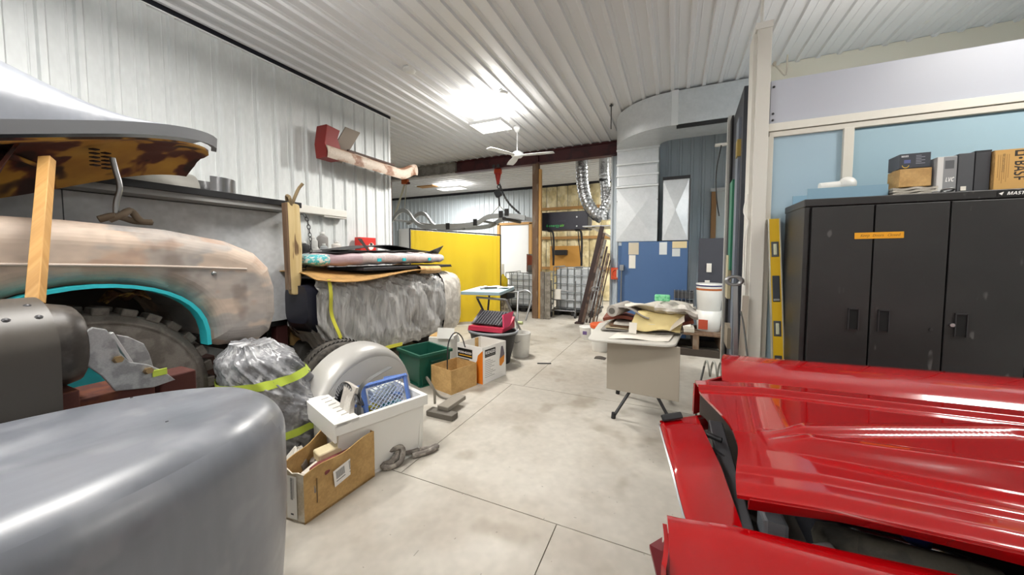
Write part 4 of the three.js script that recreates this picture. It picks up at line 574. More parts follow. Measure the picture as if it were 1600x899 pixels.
  mesh('insert', sheet(10, 6, (u, v) => p(-2.46 + 0.42 * u, 0.53 + 0.13 * v, 4.1 + 0.3 * v), 0.012), M(0x1a1820, 0.5), red);
  for (let i = 0; i < 10; i++) mesh('rib', bar(p(-2.43 + i * 0.042, 0.54, 4.09), p(-2.43 + i * 0.042, 0.665, 4.38), 0.008, 0.01, 0.002), M(0x3a3844, 0.45), red);
  mesh('wing', sheet(3, 3, (u, v) => p(-2.5 + 0.1 * u, 0.52 + 0.16 * v * (1 - u), 4.12 + 0.28 * v), 0.012), M(0x2a2026, 0.5), red);
  const c2 = thing('white_carton', 'white cardboard flap of a carton behind the green bin', 'box'); mesh('box', ob(p(-2.72, 0.2, 3.78), 0.3, 0.4, 0.26, 0.25), M(0xd9d6d0, 0.7), c2); mesh('flap', ob(p(-2.6, 0.46, 3.66), 0.22, 0.14, 0.006, 0.3, -0.4), M(0xe6e4de, 0.7), c2); mesh('lid', ob(p(-2.74, 0.405, 3.8), 0.28, 0.01, 0.24, 0.25), mKraft, c2);
  const bk = thing('white_bucket', 'white plastic pail beside the printed box', 'bucket'); mesh('shell', lathe([[0.001, 0], [0.12, 0], [0.145, 0.32], [0.15, 0.32], [0.15, 0.34], [0.14, 0.34], [0.115, 0.01]], 28, p(-1.98, 0, 4.62)), mWhitePl, bk); mesh('bail', tube([p(-2.12, 0.33, 4.62), p(-1.98, 0.22, 4.46), p(-1.84, 0.33, 4.62)], 0.004), mSteel, bk);
}

// ---------- yellow welding curtain, blue work stand ----------
{
  const t = thing('welding_curtain', 'translucent yellow welding curtain on a black frame beyond the wrapped vehicle', 'curtain');
  const mY = M(0xf2dc4a, 0.35, 0, { transmission: 0.55, thickness: 0, ior: 1.2 });
  const a = p(-4.77, 0, 5.54), b = p(-3.33, 0, 6.69), L = (u, y) => a.clone().lerp(b, u).setY(y * lerp(1.055, 1, u));
  mesh('sheet', sheet(80, 10, (u, v) => { const q = L(0.01 + 0.98 * u, 0.06 + 1.79 * v); const w = 0.012 * Math.sin(u * 38) * (0.3 + 0.7 * (1 - v)) + (u < 0.1 || u > 0.9 ? 0.008 * Math.sin(u * 120) : 0); q.x += w; return q; }, 0.002), mY, t);
  for (const u of [0, 1]) mesh('post', cyl(L(u, 0.005), L(u, 1.88), 0.014), mBlack, t);
  mesh('top_rail', cyl(L(0, 1.875), L(1, 1.875), 0.013), mBlack, t);
  for (const u of [0, 1]) mesh('foot', bar(L(u, 0.015).add(new THREE.Vector3(-0.22, 0, 0)), L(u, 0.015).add(new THREE.Vector3(0.22, 0, 0)), 0.03, 0.03), mBlack, t);
  for (let i = 0; i < 9; i++) mesh('hook_ring', new THREE.TorusGeometry(0.018, 0.003, 6, 12).translate(...L(0.06 + i * 0.11, 1.87).toArray()), mSteel, t);
  // engine hoist-like machine seen through and beside the curtain
  const m = thing('tarped_machine', 'bulky machine behind the yellow curtain', 'machine');
  mesh('body', lump(() => -5.2, () => 6.7, 0, 1.25, (v) => 0.75 * (1 - 0.25 * v * v), 901, 30, 14), M(0xb9b28a, 0.7), m);
  mesh('ladder_back', bx(-4.3, -4.0, 0, 1.35, 7.2, 7.3, 0.01), M(0xa08b3a, 0.6), m);
}
{
  const t = thing('work_stand', 'folding steel work stand carrying a pale blue panel', 'work stand');
  const leg = (a, b) => cyl(a, b, 0.017, 0.017, 10);
  mesh('leg', leg(p(-2.13, 0.01, 4.8), p(-2.36, 0.83, 5.4)), mSteel, t); mesh('leg', leg(p(-2.05, 0.01, 5.09), p(-2.2, 0.8, 4.6)), mSteel, t); mesh('leg', leg(p(-2.75, 0.01, 4.95), p(-2.9, 0.83, 5.4)), mDarkSteel, t); mesh('leg', leg(p(-2.7, 0.01, 5.3), p(-2.75, 0.8, 4.7)), mDarkSteel, t);
  mesh('cross_bar', [leg(p(-2.2, 0.8, 4.6), p(-2.75, 0.8, 4.7))], mSteel, t); mesh('cross_bar', [leg(p(-2.36, 0.83, 5.4), p(-2.9, 0.83, 5.4))], mSteel, t); mesh('pivot', cyl(p(-2.2, 0.4, 4.98), p(-2.1, 0.4, 4.98), 0.025), M(0xb9c28a, 0.5), t);
  mesh('arm', tube([p(-2.36, 0.83, 5.4), p(-2.22, 0.86, 5.42), p(-2.12, 0.8, 5.4), p(-2.14, 0.4, 5.2)], 0.015), mSteel, t);
  const b = thing('painted_board', 'pale blue board lying flat on the folding work stand', 'board');
  mesh('board', ob(p(-2.72, 0.875, 5.05), 0.62, 0.05, 0.95, 0.2, 0, 0, 0.006), M(0xa9c4cf, 0.5), b);
  const c = thing('spray_tools', 'small dark clamp tool lying on the pale blue board', 'tool'); mesh('handle', bar(p(-2.75, 0.92, 4.95), p(-2.55, 0.93, 5.0), 0.03, 0.02), mDarkSteel, c); mesh('jaw', bar(p(-2.8, 0.915, 4.9), p(-2.72, 0.935, 5.0), 0.025, 0.02), mDarkSteel, c);
  const k = thing('paper_pile', 'sheet of masking paper lying on the pale blue board', 'paper'); mesh('sheet', sheet(10, 8, (u, v) => p(-2.95 + 0.5 * u, 0.906 + 0.02 * Math.sin(u * 5 + v * 3) ** 2, 5.15 + 0.3 * v), 0.003), mPaper, k);
}

// ---------- truck chassis hung from trolleys on the beam ----------
{
  const t = thing('truck_chassis', 'curved silver grey truck chassis frame hanging below the beam', 'chassis');
  const rail = (dd, m) => { const pts = [[-7.2, 2.4], [-7.05, 2.42], [-6.85, 2.6], [-6.68, 2.66], [-6.5, 2.6], [-6.25, 2.32], [-6.0, 2.2], [-5.4, 2.19], [-4.7, 2.19], [-4.35, 2.24], [-4.1, 2.36], [-3.8, 2.38], [-3.4, 2.36], [-3.1, 2.3]].map(q => p(q[0], q[1], 7.5 + dd)), c = new THREE.CatmullRomCurve3(pts, false, 'centripetal'); const rs = []; for (let i = 0; i <= 70; i++) { const q = c.getPoint(i / 70), h = 0.055; rs.push([[-h, -0.03], [h, -0.03], [h, 0.03], [-h, 0.03]].map(k => new THREE.Vector3(q.x, q.y + k[0], q.z + k[1]))); } return flat(loft(rs)); };
  const mF = M(0xaeb2b5, 0.4, 0.15);
  mesh('side_rail', rail(0, mF), mF, t); mesh('side_rail', rail(0.75, mF), mF, t);
  for (const [x, y] of [[-7.0, 2.42], [-6.2, 2.3], [-5.2, 2.18], [-4.25, 2.28], [-3.5, 2.36]]) mesh('cross_member', bar(p(x, y, 7.5), p(x, y, 8.25), 0.06, 0.05), M(0x7d8082, 0.4, 0.5), t);
  for (const [x, y] of [[-5.2, 2.19], [-4.4, 2.26], [-3.7, 2.42], [-3.55, 2.46]]) mesh('spring_bracket', [bx(x - 0.05, x + 0.05, y - 0.09, y + 0.07, 7.44, 7.47, 0.004)], mDarkSteel, t);
  mesh('axle', cyl(p(-3.6, 2.3, 7.4), p(-3.6, 2.3, 8.35), 0.04), mDarkSteel, t);
  const trolley = (x, n, l, hang) => { const h = thing('beam_trolley', l, 'trolley'); mesh('body', [bx(x - 0.09, x + 0.09, 3.38, 3.5, 7.54, 7.63, 0.02)], M(0xc0401e, 0.5), h); for (const s of [-1, 1]) mesh('wheel', cyl(p(x + s * 0.06, 3.545, 7.47), p(x + s * 0.06, 3.545, 7.5), 0.04), mDarkSteel, h); mesh('hook', lathe([[0.001, 0], [0.03, 0.02], [0.045, 0.1], [0.08, 0.28], [0.001, 0.28]], 14, p(x, 3.12, 7.585)), M(0xa4261c, 0.5), h); return h; };
  const h1 = trolley(-3.84, 0, 'red hoist trolley on the red half of the beam');
  const h2 = thing('beam_trolley', 'orange beam clamp on the grey half of the beam', 'trolley'); mesh('body', bx(-6.76, -6.56, 3.38, 3.5, 7.54, 7.63, 0.01), M(0xb4541c, 0.6), h2); mesh('jaw', bx(-6.62, -6.5, 3.36, 3.42, 7.56, 7.6, 0.005), M(0x5a2018, 0.6), h2);
  const s = thing('lifting_sling', 'pale webbing sling holding up the curved end of the chassis', 'sling');
  for (const [x0, x1] of [[-6.68, -7.0], [-6.62, -6.64]]) mesh('leg', bar(p(x0, 3.37, 7.585), p(x1, x1 < -6.9 ? 2.5 : 2.72, 7.52), 0.05, 0.008, 0.002), M(0xc9c6b4, 0.8), s);
  const c = thing('hoist_chain', 'black hoist chain with hooks holding the axle end of the chassis', 'chain');
  const lp = [p(-3.8, 3.14, 7.585), p(-3.72, 2.95, 7.58), p(-3.6, 2.75, 7.56), p(-3.45, 2.58, 7.54), p(-3.25, 2.42, 7.5)], cv = new THREE.CatmullRomCurve3(lp); for (let i = 0; i < 26; i++) { const q = cv.getPointAt(i / 25), tg = cv.getTangentAt(i / 25); mesh('link', along(new THREE.TorusGeometry(0.024, 0.007, 6, 10).scale(1, 1.5, 1).rotateY(i % 2 ? 1.57 : 0), q.clone().addScaledVector(tg, -0.02), q.clone().addScaledVector(tg, 0.02)), mDarkSteel, c); }
  mesh('hoist_body', [ob(p(-3.84, 2.92, 7.585), 0.15, 0.17, 0.12, 0, 0, 0.5, 0.03)], M(0x3a3d42, 0.45, 0.3), c); mesh('drop', cyl(p(-3.82, 2.85, 7.585), p(-3.8, 2.62, 7.585), 0.022), mDarkSteel, c); mesh('upper_ring', new THREE.TorusGeometry(0.045, 0.014, 8, 16).translate(-3.81, 3.08, -7.585), mDarkSteel, c);
  for (const x of [-4.02, -3.55]) mesh('sling_leg', cyl(p(-3.8, 2.63, 7.585), p(x, 2.4, 7.53), 0.008), M(0x8f8f78, 0.7), c);
}
{
  const t = thing('brown_mat', 'crumpled dirty brown floor mat behind the bagged part and the tyre', 'mat');
  mesh('mat', sheet(26, 18, (u, v) => p(-3.55 + 0.65 * u, 0.012 + 0.07 * Math.abs(Math.sin(u * 7 + v * 3)) * (0.4 + 0.6 * v) + 0.05 * Math.sin(v * 5 + u) ** 2, 1.85 + 0.75 * v), 0.008), T(mottled(0x6b5a48, 0x51402f, 6, 0.5), 0.9), t);
  const h = thing('ceiling_hatch', 'small brown wooden hatch in the ceiling beside the far LED panel', 'hatch');
  mesh('lid', bx(-7.9, -7.25, 3.74, 3.772, 9.55, 9.85, 0.004), mStud, h); mesh('frame', bx(-7.95, -7.2, 3.772, 3.784, 9.5, 9.9), mTrimWhite, h);
  const c = thing('floor_rod', 'thin dark steel rod lying on the floor beside the printed box', 'rod'); mesh('rod', cyl(p(-1.62, 0.008, 4.35), p(-1.45, 0.008, 4.42), 0.008), mDarkSteel, c);
  const sc = thing('floor_scrap', 'flat dark scrap lying on the floor beside the stand', 'scrap'); mesh('scrap', sheet(5, 5, (u, v) => p(-0.98 + 0.16 * u, 0.006 + 0.01 * Math.sin(u * 4), 4.9 + 0.12 * v), 0.004), M(0x4b443d, 0.8), sc);
}

// ---------- ceiling fan, smoke alarms ----------
{
  const t = thing('ceiling_fan', 'white three-bladed ceiling fan on a downrod in front of the beam', 'fan');
  mesh('canopy', lathe([[0.001, 0], [0.03, 0], [0.07, 0.06], [0.075, 0.1], [0.001, 0.1]], 20, p(-2.64, 3.69, 6.0)), mTrimWhite, t);
  mesh('downrod', cyl(p(-2.64, 3.32, 6.0), p(-2.64, 3.7, 6.0), 0.012), mTrimWhite, t);
  mesh('motor', lathe([[0.001, 0], [0.08, 0], [0.11, 0.03], [0.11, 0.07], [0.05, 0.11], [0.001, 0.12]], 28, p(-2.64, 3.24, 6.0)), mTrimWhite, t);
  for (const a of [0.12, 0.12 + 2.09, 0.12 + 4.19]) { const g = sheet(12, 4, (u, v) => { const r = lerp(0.1, 0.68, u), w = 0.05 + 0.025 * Math.sin(u * 2.6); return new THREE.Vector3(r, 0.012 * (v - 0.5), w * (v - 0.5) * 2); }, 0.006).rotateX(0.12).rotateY(a).translate(-2.64, 3.27, -6.0); mesh('blade', g, mTrimWhite, t); }
  const alarm = (x, d, l, r) => { const k = thing('smoke_alarm', l, 'smoke alarm'); mesh('base', lathe([[0.001, 0.0], [r, 0], [r, -0.02], [0.001, -0.02]], 28, p(x, 3.8, d)), mTrimWhite, k); mesh('cover', lathe([[r * 0.85, -0.02], [r * 0.82, -0.04], [r * 0.5, -0.055], [0.001, -0.057]], 28, p(x, 3.8, d)), M(0xd9d9d6, 0.4), k); };
  alarm(-3.07, 3.61, 'round white ceiling disc over the wrapped vehicle', 0.085); alarm(-2.26, 4.65, 'round white smoke alarm near the LED panel', 0.075);
  const w = thing('ceiling_wire', 'thin steel threaded rod hanging from the ceiling near the duct elbow', 'rod'); mesh('rod', cyl(p(-0.93, 3.42, 5.75), p(-0.93, 3.8, 5.75), 0.008), mDarkSteel, w); mesh('washer', cyl(p(-0.93, 3.775, 5.75), p(-0.93, 3.783, 5.75), 0.03), mDarkSteel, w);
}

// ---------- far room ----------
{
  const d = struct('door_1'); mesh('frame', bx(-10.2, -8.55, 0, 2.52, 11.2, 11.28), mTrimWhite, d); mesh('leaf', bx(-10.1, -8.7, 0, 2.44, 11.17, 11.2), M(0xe2e3e3, 0.4), d); for (const y of [0.4, 1.1, 1.8]) mesh('panel', bx(-9.6, -9.0, y, y + 0.5, 11.155, 11.171, 0.008), M(0xdcdddd, 0.4), d);
  const w = struct('door_2'); const mFr = M(0xb98f58, 0.6); mesh('leaf', bx(-5.55, -4.5, 0, 2.5, 11.18, 11.24), M(0xeef1f2, 0.4), w); for (const x of [-5.63, -4.42]) mesh('jamb', bx(x - 0.05, x + 0.05, 0, 2.55, 11.14, 11.26, 0.004), mFr, w); mesh('head', bx(-5.68, -4.37, 2.5, 2.58, 11.14, 11.26, 0.004), mFr, w);
  // IBC totes
  const tote = (x0, x1, d0, d1, H, l) => {
    const t = thing('ibc_tote', l, 'water tank', 'caged tanks beyond the beam'); const mT = T(mottled(0xd2d8dc, 0xc2c6c9, 4, 0.8), 0.4), mC = M(0x8f9598, 0.4, 0.7);
    mesh('tank', bx(x0 + 0.05, x1 - 0.05, 0.16, H - 0.04, d0 + 0.05, d1 - 0.05, 0.06), mT, t); mesh('cap', lathe([[0.001, 0], [0.1, 0], [0.1, 0.05], [0.001, 0.05]], 20, p((x0 + x1) / 2, H - 0.05, (d0 + d1) / 2)), M(0x333333, 0.5), t);
    const nx = 7, ny = 6; for (let i = 0; i < nx; i++) { const x = lerp(x0, x1, i / (nx - 1)); mesh('cage_bar', cyl(p(x, 0.14, d0), p(x, H, d0), 0.01, 0.01, 6), mC, t); } for (let i = 0; i < ny; i++) { const y = lerp(0.17, H, i / (ny - 1)); mesh('cage_bar', cyl(p(x0, y, d0 - 0.012), p(x1, y, d0 - 0.012), 0.011, 0.011, 6), mC, t); mesh('cage_bar', cyl(p(x1, y, d0), p(x1, y, d1), 0.011, 0.011, 6), mC, t); mesh('cage_bar', cyl(p(x0, y, d0), p(x0, y, d1), 0.011, 0.011, 6), mC, t); }
    for (let i = 0; i < 4; i++) { const d = lerp(d0, d1, (i + 1) / 4); for (const x of [x0, x1]) mesh('cage_bar', cyl(p(x, 0.14, d), p(x, H, d), 0.01, 0.01, 6), mC, t); }
    mesh('pallet_deck', bx(x0 - 0.02, x1 + 0.02, 0.1, 0.14, d0 - 0.02, d1 + 0.02), mDarkSteel, t); for (const x of [x0 + 0.08, (x0 + x1) / 2, x1 - 0.08]) mesh('pallet_foot', bx(x - 0.07, x + 0.07, 0, 0.1, d0, d1, 0.01), mBlack, t);
  };
  tote(-2.62, -1.62, 8.15, 9.1, 1.17, 'caged grey liquid tote behind the timber post, beside leaning pipes'); tote(-3.95, -2.98, 8.25, 9.2, 1.0, 'caged pale liquid tote carrying a rusty stove pipe');
  const dr = thing('stove_pipe', 'short rusty steel drum standing on the pale liquid tote', 'drum'); mesh('drum', lathe([[0.001, 0], [0.2, 0], [0.2, 0.2], [0.205, 0.21], [0.2, 0.22], [0.2, 0.46], [0.18, 0.46], [0.18, 0.02]], 28, p(-3.3, 1.02, 8.6)), T(mottled(0x6b6a66, 0x7a3a24, 4, 0.5, 1, 0.5, 0.58), 0.6, 0.2), dr); mesh('stub', bar(p(-3.28, 1.3, 8.55), p(-3.12, 1.85, 8.6), 0.09, 0.05), M(0x4a4541, 0.7), dr);
  const yb = thing('yellow_jug', 'yellow and white jug standing on a black crate beside the pale tote', 'jug'); mesh('body', lathe([[0.001, 0], [0.12, 0], [0.12, 0.24], [0.04, 0.32], [0.03, 0.36], [0.001, 0.36]], 20, p(-3.78, 0.63, 7.72)), M(0xe0c828, 0.45), yb); mesh('cap', lathe([[0.001, 0], [0.035, 0], [0.03, 0.24], [0.001, 0.25]], 14, p(-3.78, 0.99, 7.72)), mWhitePl, yb);
  const bc = thing('black_crate', 'black crate on a paint splashed drum beside the pale tote', 'crate'); mesh('crate', bx(-4.0, -3.56, 0.4, 0.62, 7.5, 7.95, 0.01), mBlack, bc); mesh('drum', lathe([[0.001, 0], [0.17, 0], [0.17, 0.39], [0.001, 0.39]], 24, p(-3.78, 0, 7.72)), T(mottled(0xb3aea2, 0x6e675c, 8, 0.4), 0.6), bc);
  const pb = thing('grey_plank', 'weathered grey board leaning beside the timber post', 'board'); mesh('board', bx(-2.73, -2.64, 0, 1.08, 7.5, 7.53, 0.004), T(mottled(0x7d776d, 0x6a6258, 6, 0.4), 0.8), pb); mesh('board', bx(-2.635, -2.5, 0, 1.06, 7.52, 7.55, 0.004), T(mottled(0x8a847a, 0x726b60, 6, 0.4), 0.8), pb);
  const dl = thing('wire_trolley', 'galvanised wire cage trolley in front of the grey tote', 'trolley'); for (const x of [-2.6, -2.02]) { mesh('upright', cyl(p(x, 0.08, 7.9), p(x, 0.86, 7.9), 0.016), mSteel, dl); mesh('caster', cyl(p(x - 0.02, 0.06, 7.9), p(x + 0.02, 0.06, 7.9), 0.06), mDarkSteel, dl); } for (const y of [0.16, 0.42, 0.62]) mesh('rail', cyl(p(-2.6, y, 7.9), p(-2.02, y, 7.9), 0.013), mSteel, dl); mesh('tag', bx(-2.52, -2.36, 0.42, 0.66, 7.87, 7.875), mPaper, dl);
  // wall mounted air unit with brackets
  const sign = canvasTex(1024, 384, (g, w, h) => { g.fillStyle = '#15152a'; g.fillRect(0, 0, w, h); g.fillStyle = '#2fae5c'; g.beginPath(); g.moveTo(120, 300); g.lineTo(142, 250); g.lineTo(164, 300); g.lineTo(142, 322); g.closePath(); g.fill(); g.font = 'bold 74px sans-serif'; g.fillText('energy', 180, 318); g.fillStyle = '#6fcf3a'; g.fillText('air', 430, 318); g.fillStyle = '#3a3a55'; g.fillRect(400, 190, 160, 8); });
  const e = thing('air_unit', 'dark navy air handling unit with green lettering on black brackets', 'air unit'); mesh('case', bx(-3.02, -1.84, 2.06, 2.5, 8.3, 8.75, 0.008), M(0x17172a, 0.45), e); plate(p(-2.43, 2.28, 8.298), 1.15, 0.42, T(sign, 0.45), 0, e, 'front_print');
  mesh('knob', cyl(p(-2.1, 2.14, 8.27), p(-2.1, 2.14, 8.3), 0.018), mSteel, e); mesh('knob', cyl(p(-2.1, 2.36, 8.27), p(-2.1, 2.36, 8.3), 0.018), mSteel, e);
  for (const x of [-2.85, -2.16]) { mesh('bracket', tube([p(x, 2.05, 8.5), p(x + 0.03, 2.05, 8.3), p(x + 0.16, 2.02, 8.24), p(x + 0.19, 1.85, 8.24), p(x + 0.19, 1.2, 8.24)], 0.025), mBlack, e); mesh('brace', cyl(p(x + 0.06, 2.04, 8.4), p(x + 0.17, 1.25, 8.3), 0.012), mBlack, e); }
  const sh = thing('duct_shelf', 'galvanised shelf carrying the foil ducts beside the air unit', 'shelf'); mesh('deck', bx(-1.9, -1.22, 2.09, 2.12, 8.0, 8.9, 0.004), mSteel, sh); mesh('brace', bar(p(-1.7, 2.08, 8.1), p(-1.24, 1.85, 7.95), 0.05, 0.03), M(0xc9c2b2, 0.5), sh);
  const fo = M(0xb9bbbd, 0.25, 0.9, { bumpMap: bWrinkle, bumpScale: 0.01 });
  const corr = (pts, r, n) => { const c = new THREE.CatmullRomCurve3(pts), fr = c.computeFrenetFrames(n), rs = []; for (let i = 0; i <= n; i++) { const q = c.getPointAt(i / n), k = r * (1 + 0.05 * Math.sin(i * 1.57)), a = []; for (let j = 0; j < 18; j++) { const th = j / 18 * Math.PI * 2; a.push(q.clone().addScaledVector(fr.normals[i], k * Math.cos(th)).addScaledVector(fr.binormals[i], k * Math.sin(th))); } rs.push(a); } return loft(rs); };
  const f1 = thing('foil_duct', 'silver foil flexible duct bending down from the ceiling beside the dark air unit', 'duct'); mesh('hose', corr([p(-1.98, 3.5, 8.2), p(-1.95, 3.1, 8.2), p(-1.85, 2.7, 8.2), p(-1.68, 2.42, 8.25), p(-1.5, 2.3, 8.3)], 0.14, 60), fo, f1); mesh('collar', cyl(p(-1.98, 3.46, 8.2), p(-1.98, 3.8, 8.2), 0.14), fo, f1);
  const f2 = thing('foil_duct', 'thinner foil flexible duct with black band, next to the wall end', 'duct'); mesh('hose', corr([p(-1.56, 3.42, 8.7), p(-1.52, 3.1, 8.7), p(-1.5, 2.8, 8.7), p(-1.42, 2.55, 8.7), p(-1.38, 2.3, 8.7)], 0.12, 50), fo, f2); mesh('band', cyl(p(-1.556, 3.2, 8.7), p(-1.54, 3.26, 8.7), 0.128), mBlack, f2); mesh('collar', cyl(p(-1.56, 3.4, 8.7), p(-1.56, 3.8, 8.7), 0.12), fo, f2);
  const f3 = thing('foil_duct', 'foil flexible duct slanting behind the wall end', 'duct'); mesh('hose', corr([p(-1.28, 3.0, 8.45), p(-1.4, 2.7, 8.45), p(-1.55, 2.45, 8.5), p(-1.56, 2.28, 8.5)], 0.12, 40), fo, f3);
  const bd = thing('plywood_scrap', 'square plywood panel with a dark router fixed on the insulated wall', 'panel'); mesh('plywood', bx(-3.7, -2.7, 0.95, 1.75, 11.1, 11.17), M(0xb5843c, 0.7), bd); mesh('router', [bx(-3.5, -3.1, 1.45, 1.62, 10.95, 11.1, 0.02)], mBlack, bd);
  // leaning pipes
  for (let i = 0; i < 6; i++) { const k = thing('leaning_pipe', ['dark rusty steel channel leaning against the wall end', 'brown steel channel leaning beside the rusty channel', 'grey steel tube leaning against the wall end', 'narrow dark angle iron leaning against the wall end', 'weathered steel strip leaning against the wall end', 'thin brown steel rod leaning against the wall end'][i], 'steel bar'); const x0 = -1.78 + i * 0.07, m = T(mottled([0x33211e, 0x5f4a3e, 0x8a857e, 0x463631, 0x84715f, 0x67503f][i], 0x33251f, 6, 0.4, 1, 0.5, 0.75), 0.6, 0.15); mesh('bar', bar(p(x0, 0.03, 7.36 - 0.01 * i), p(-1.36 + i * 0.035, 2.05 - 0.14 * i, 7.48), [0.09, 0.06, 0.05, 0.035, 0.05, 0.02][i], 0.04, 0.004), m, k); if (i === 0) mesh('foot_plate', bx(x0 - 0.09, x0 + 0.09, 0, 0.03, 7.26, 7.42), m, k); if (i === 2 || i === 4) mesh('clip', new THREE.TorusGeometry(0.04, 0.01, 6, 14).translate(lerp(x0, -1.3, 0.4), 0.75, -7.37), mSteel, k); }
}

// ---------- furnace, plenum and duct elbow ----------
const tGalv = tex(256, 256, (u, v) => { const n = fbm(u, v, 8, 8, 3, 951), k = vn(u * 30, v * 30, 30, 30, 5); return mul(mixc(hex(0xc4c8ca), hex(0xd0d3d5), n), 0.985 + 0.03 * k); }, true, 0.6);
const mGalv = T(tGalv, 0.4, 0.3);
{
  const f = thing('furnace', 'blue furnace cabinet with notes taped on it, behind the paper pile', 'furnace');
  mesh('cabinet', bx(-0.84, 0.22, 0.02, 1.685, 6.5, 7.35, 0.008), M(0x43618a, 0.45), f); mesh('side_plate', bx(-0.9, -0.845, 0.02, 1.62, 6.54, 7.3), M(0x3c5a82, 0.5), f);
  for (const [x0, x1, y0, y1, c] of [[-0.72, -0.55, 1.46, 1.67, 0xc2b8a2], [-0.71, -0.6, 1.22, 1.45, 0xd9d6cc], [-0.22, -0.1, 1.46, 1.67, 0xcfd3d2], [-0.02, 0.2, 1.57, 1.68, 0xd2bf94], [-0.02, 0.1, 1.43, 1.56, 0xc4c8c8]]) mesh('note', bx(x0, x1, y0, y1, 6.494, 6.499), M(c, 0.8), f);
  mesh('switch_box', bx(-0.86, -0.79, 1.18, 1.28, 6.44, 6.5, 0.006), mSteel, f); mesh('conduit', cyl(p(-0.83, 0.6, 6.47), p(-0.83, 1.2, 6.47), 0.012), mSteel, f);
  const pl = thing('plenum', 'tall galvanised sheet metal plenum rising from the blue furnace to the duct elbow', 'duct');
  const cross = (x0, x1, y0, y1, d, h) => { const a = [p(x0, y0, d), p(x1, y0, d), p(x1, y1, d), p(x0, y1, d)], c = p((x0 + x1) / 2, (y0 + y1) / 2, d - h), ps = []; for (let i = 0; i < 4; i++) for (const q of [a[i], a[(i + 1) % 4], c]) ps.push(q.x, q.y, q.z); const g = new THREE.BufferGeometry(); g.setAttribute('position', new THREE.Float32BufferAttribute(ps, 3)); g.computeVertexNormals(); return g; };
  mesh('body', bx(-0.94, -0.26, 1.69, 3.3, 6.52, 7.3, 0.004), mGalv, pl); mesh('cross_break', cross(-0.93, -0.27, 1.7, 2.62, 6.519, 0.035), mGalv, pl);
  for (const y of [2.63, 2.82, 3.02]) mesh('flange', bx(-0.95, -0.25, y, y + 0.03, 6.485, 6.53, 0.006), M(0xd9dcdd, 0.4, 0.4), pl);
  mesh('collar', bx(-0.93, -0.27, 2.66, 3.0, 6.5, 6.53, 0.02), mGalv, pl); for (const y of [2.4, 3.3]) for (const x of [-0.93, -0.27]) mesh('screw', new THREE.SphereGeometry(0.008, 8, 6).translate(x, y, -6.51), mDarkSteel, pl);
  
  const rt = thing('return_duct', 'square galvanised duct with diagonal creases standing on the blue furnace', 'duct');
  mesh('body', bx(-0.18, 0.215, 1.7, 2.72, 6.52, 7.3), mGalv, rt); mesh('cross_break', cross(-0.175, 0.21, 1.71, 2.7, 6.519, 0.04), mGalv, rt); mesh('edge', [bx(-0.19, 0.225, 2.71, 2.76, 6.5, 7.3)], mBlack, rt); mesh('seam', bx(0.215, 0.235, 1.7, 2.7, 6.5, 6.54), mDarkSteel, rt);
  // elbow turning from the plenum to run along the hall
  const el = thing('duct_elbow', 'large curved galvanised duct elbow hugging the ceiling above the plenum', 'duct');
  const C = [-0.02, 6.52], rings = []; for (let i = 0; i <= 24; i++) { const a = lerp(Math.PI, Math.PI * 1.5, i / 24), c = Math.cos(a), s = Math.sin(a), R = 0.92, r = 0.22; rings.push([p(C[0] + R * c, 3.3, C[1] + R * s), p(C[0] + R * c, 3.77, C[1] + R * s), p(C[0] + r * c, 3.77, C[1] + r * s), p(C[0] + r * c, 3.3, C[1] + r * s)]); }
  mesh('elbow', flat(loft(rings)), mGalv, el); mesh('run', bx(-0.02, 0.98, 3.3, 3.77, 5.6, 6.3, 0.003), mGalv, el);
  mesh('seam_strip', bx(-0.07, 0.02, 3.29, 3.78, 5.585, 5.61, 0.004), M(0xdde0e1, 0.4, 0.3), el);
  mesh('lower_flange', bx(-0.95, -0.25, 3.27, 3.3, 6.49, 6.53), M(0xd9dcdd, 0.4, 0.4), el);
  mesh('black_strip', bx(0.0, 0.98, 3.25, 3.295, 5.6, 5.64), mBlack, el); mesh('hanger', [bx(0.94, 0.98, 3.2, 3.8, 5.57, 5.6)], mSteel, el);  // black strip along the lower front edge of the run
  const bh = struct('wall_bulkhead', [bx(1.0, 4.45, 2.2, 3.795, 5.4, 5.55)], M(0xd9d2c0, 0.7));
  // window in the back wall
  const w = struct('window_1'); const mW = M(0xb98a5a, 0.6); mesh('frame', [bx(0.62, 0.7, 1.3, 2.62, 7.5, 7.6, 0.004), bx(1.2, 1.28, 1.3, 2.62, 7.5, 7.6, 0.004)], mW, w); mesh('head', bx(0.6, 1.3, 2.62, 2.68, 7.48, 7.6), mTrimWhite, w); mesh('pane', bx(0.7, 1.2, 1.3, 2.62, 7.56, 7.565), M(0xe6ecec, 0.3), w);
  const ex = thing('warning_sign', 'small orange and white box fixed on the wall end by the furnace', 'box'); mesh('box', bx(-1.17, -0.93, 0.95, 1.19, 7.5, 7.6, 0.006), M(0xd8491e, 0.5), ex); mesh('panel', bx(-1.06, -0.94, 0.97, 1.17, 7.494, 7.5), M(0xcac6bf, 0.5), ex); mesh('ring', new THREE.TorusGeometry(0.09, 0.008, 6, 24).translate(-1.06, 1.07, -7.49), M(0xe0784a, 0.5), ex); mesh('vent', bx(-0.98, -0.93, 0.99, 1.12, 7.488, 7.496), mBlack, ex);
}
